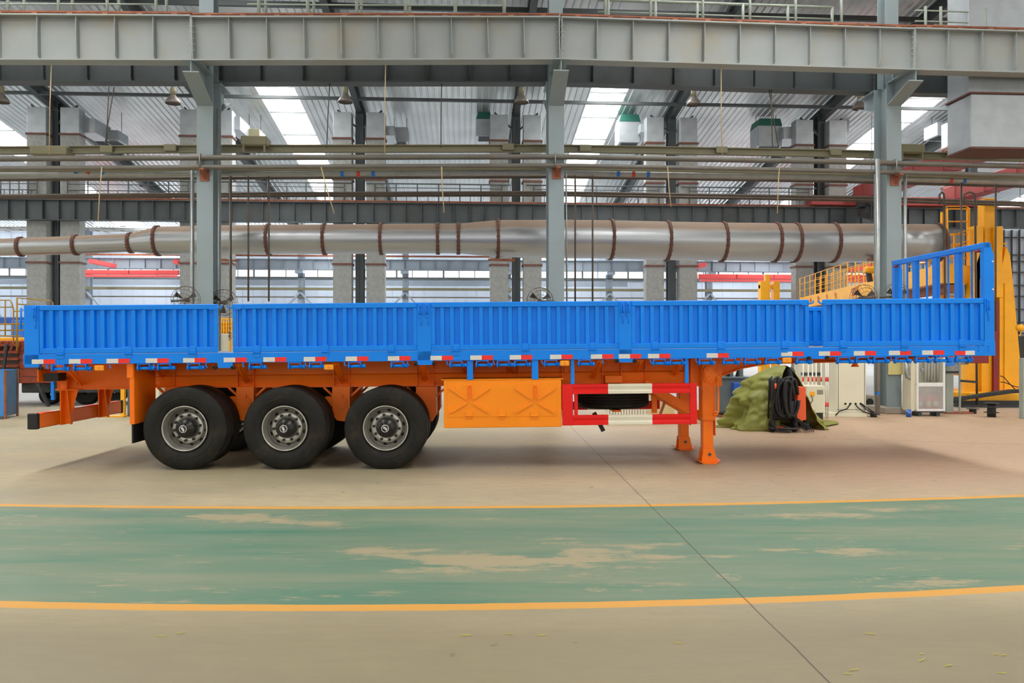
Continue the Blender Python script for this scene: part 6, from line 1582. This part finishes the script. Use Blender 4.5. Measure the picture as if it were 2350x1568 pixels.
G().bbox(wx(25, 24), wx(54, 24), 24, 25, wz(785, 24), wz(735, 24), 0.02).thing('blue_panel', 'bluepaint2', 'bright blue panel behind the yellow railing at the left', 'panel', WF, (wx(40, 24), 24, wz(785, 24)))
G().bbox(wx(-60, 24.5), wx(54, 24.5), 24.5, 25, wz(745, 24.5), wz(728, 24.5), 0.02).thing('blue_panel', 'machblue', 'long dull blue panel behind the yellow railing at the left edge', 'panel', WF, (wx(10, 24.5), 24.5, wz(745, 24.5)))
G().bbox(wx(-60, 22), wx(52, 22), 22, 23, wz(800, 22), wz(775, 22), 0.02).thing('yellow_block', 'yellow', 'dull yellow block on top of the red machine at the left edge', 'block', WF, (wx(-10, 22), 22, wz(800, 22)))
# yellow stand and grey cabinet behind bumper
Y = gy(957)
x = wx(279, Y)
t = thing('yellow_stand', 'yellow upright stand with a flat foot behind the rear bumper', 'stand', WF, (x, Y, 0)); G().bbox(wx(276, Y), wx(285, Y), Y, Y + 0.09, 0.0, 0.85, 0.01).part('upright', 'yellow', t); G().bbox(wx(240, Y), wx(288, Y), Y - 0.1, Y + 0.1, 0, 0.035, 0.005).part('foot', 'yellow', t)
G().bbox(wx(287, Y), wx(312, Y), Y + 0.1, Y + 0.6, 0, 1.0, 0.015).thing('grey_cabinet', 'greymach', 'grey cabinet behind the mud flap bracket', 'cabinet', WF, (wx(295, Y), Y + 0.1, 0))
Y = 18
G().bbox(wx(338, Y), wx(366, Y), Y, Y + 0.5, 0, 1.2, 0.015).thing('white_cabinet', 'beige', 'cream cabinet between the mud flap bracket and the rear wheel', 'cabinet', WF, (wx(350, Y), Y, 0))
G().bbox(wx(835, 17), wx(900, 17), 17, 17.5, 0, wz(886, 17), 0.02).thing('foam_block', 'cream', 'pale block seen above the front tyre', 'block', WF, (wx(860, 17), 17, 0))
# things seen through the gap in the near drop side
t = thing('folding_barrier', 'yellow mesh barrier seen through the gap after the rear drop side', 'barrier', WF, (wx(515, 26), 26, 0))
for k in range(6): G().box(wx(494, 26), wx(545, 26), 26, 26.04, wz(778 - k * 9, 26), wz(775 - k * 9, 26)).part('bar', 'yellow', t)
for k in range(9): x = wx(496 + k * 6, 26); G().box(x - 0.02, x + 0.02, 25.98, 26.0, 0, wz(733, 26)).part('upright', 'yellow', t)
G().box(wx(494, 26), wx(545, 26), 26.05, 26.08, wz(775, 26), wz(738, 26)).part('panel', 'yellow', t)
G().bbox(wx(499, 19), wx(511, 19), 19, 19.4, 0, wz(766, 19), 0.01).thing('small_cabinet', 'beige', 'small cream box seen in the gap after the rear drop side', 'box', WF, (wx(505, 19), 19, 0))
x = wx(527, 18.88)
t = thing('hoist_chain', 'grey chain hanging in the gap after the rear drop side', 'chain', WF, (x, 18.88, wz(775, 18.88)))
G().tube([(x, 18.88, wz(775, 18.88)), (x, 18.88, 5.7)], 0.012, 6).part('chain_fall', 'galv', t)
for k in range(5): G().lathe([(-0.01, 0.02), (-0.01, 0.035), (0.01, 0.035), (0.01, 0.02)], (x + (k % 2) * 0.02, 18.88, wz(763 + k * 4, 18.88)), 'y', 10).part('link', 'galv', t)
# straws on the floor
sr = random.Random(11)
for k, (px, py) in enumerate(((370, 1462), (415, 1455), (1243, 1460), (1168, 1457), (1960, 1540), (1945, 1549), (1997, 1457), (2115, 1503), (2118, 1517), (2178, 1530), (2285, 1504), (2305, 1506), (2300, 1547), (1556, 1478), (1070, 1460))):
    Yg = gy(py); a = sr.uniform(-0.5, 0.5); x = wx(px, Yg); l = sr.uniform(0.015, 0.035)
    G().tube([(x - l * math.cos(a), Yg - l * math.sin(a), 0.004), (x, Yg, 0.006), (x + l * math.cos(a + 0.3), Yg + l * math.sin(a + 0.3), 0.004)], 0.002, 5).thing('straw', 'straw', 'tiny yellow straw scrap lying on the concrete in front of the green aisle', 'straw', WF, (x, Yg, 0.004), 'yellow straw scraps on the floor')
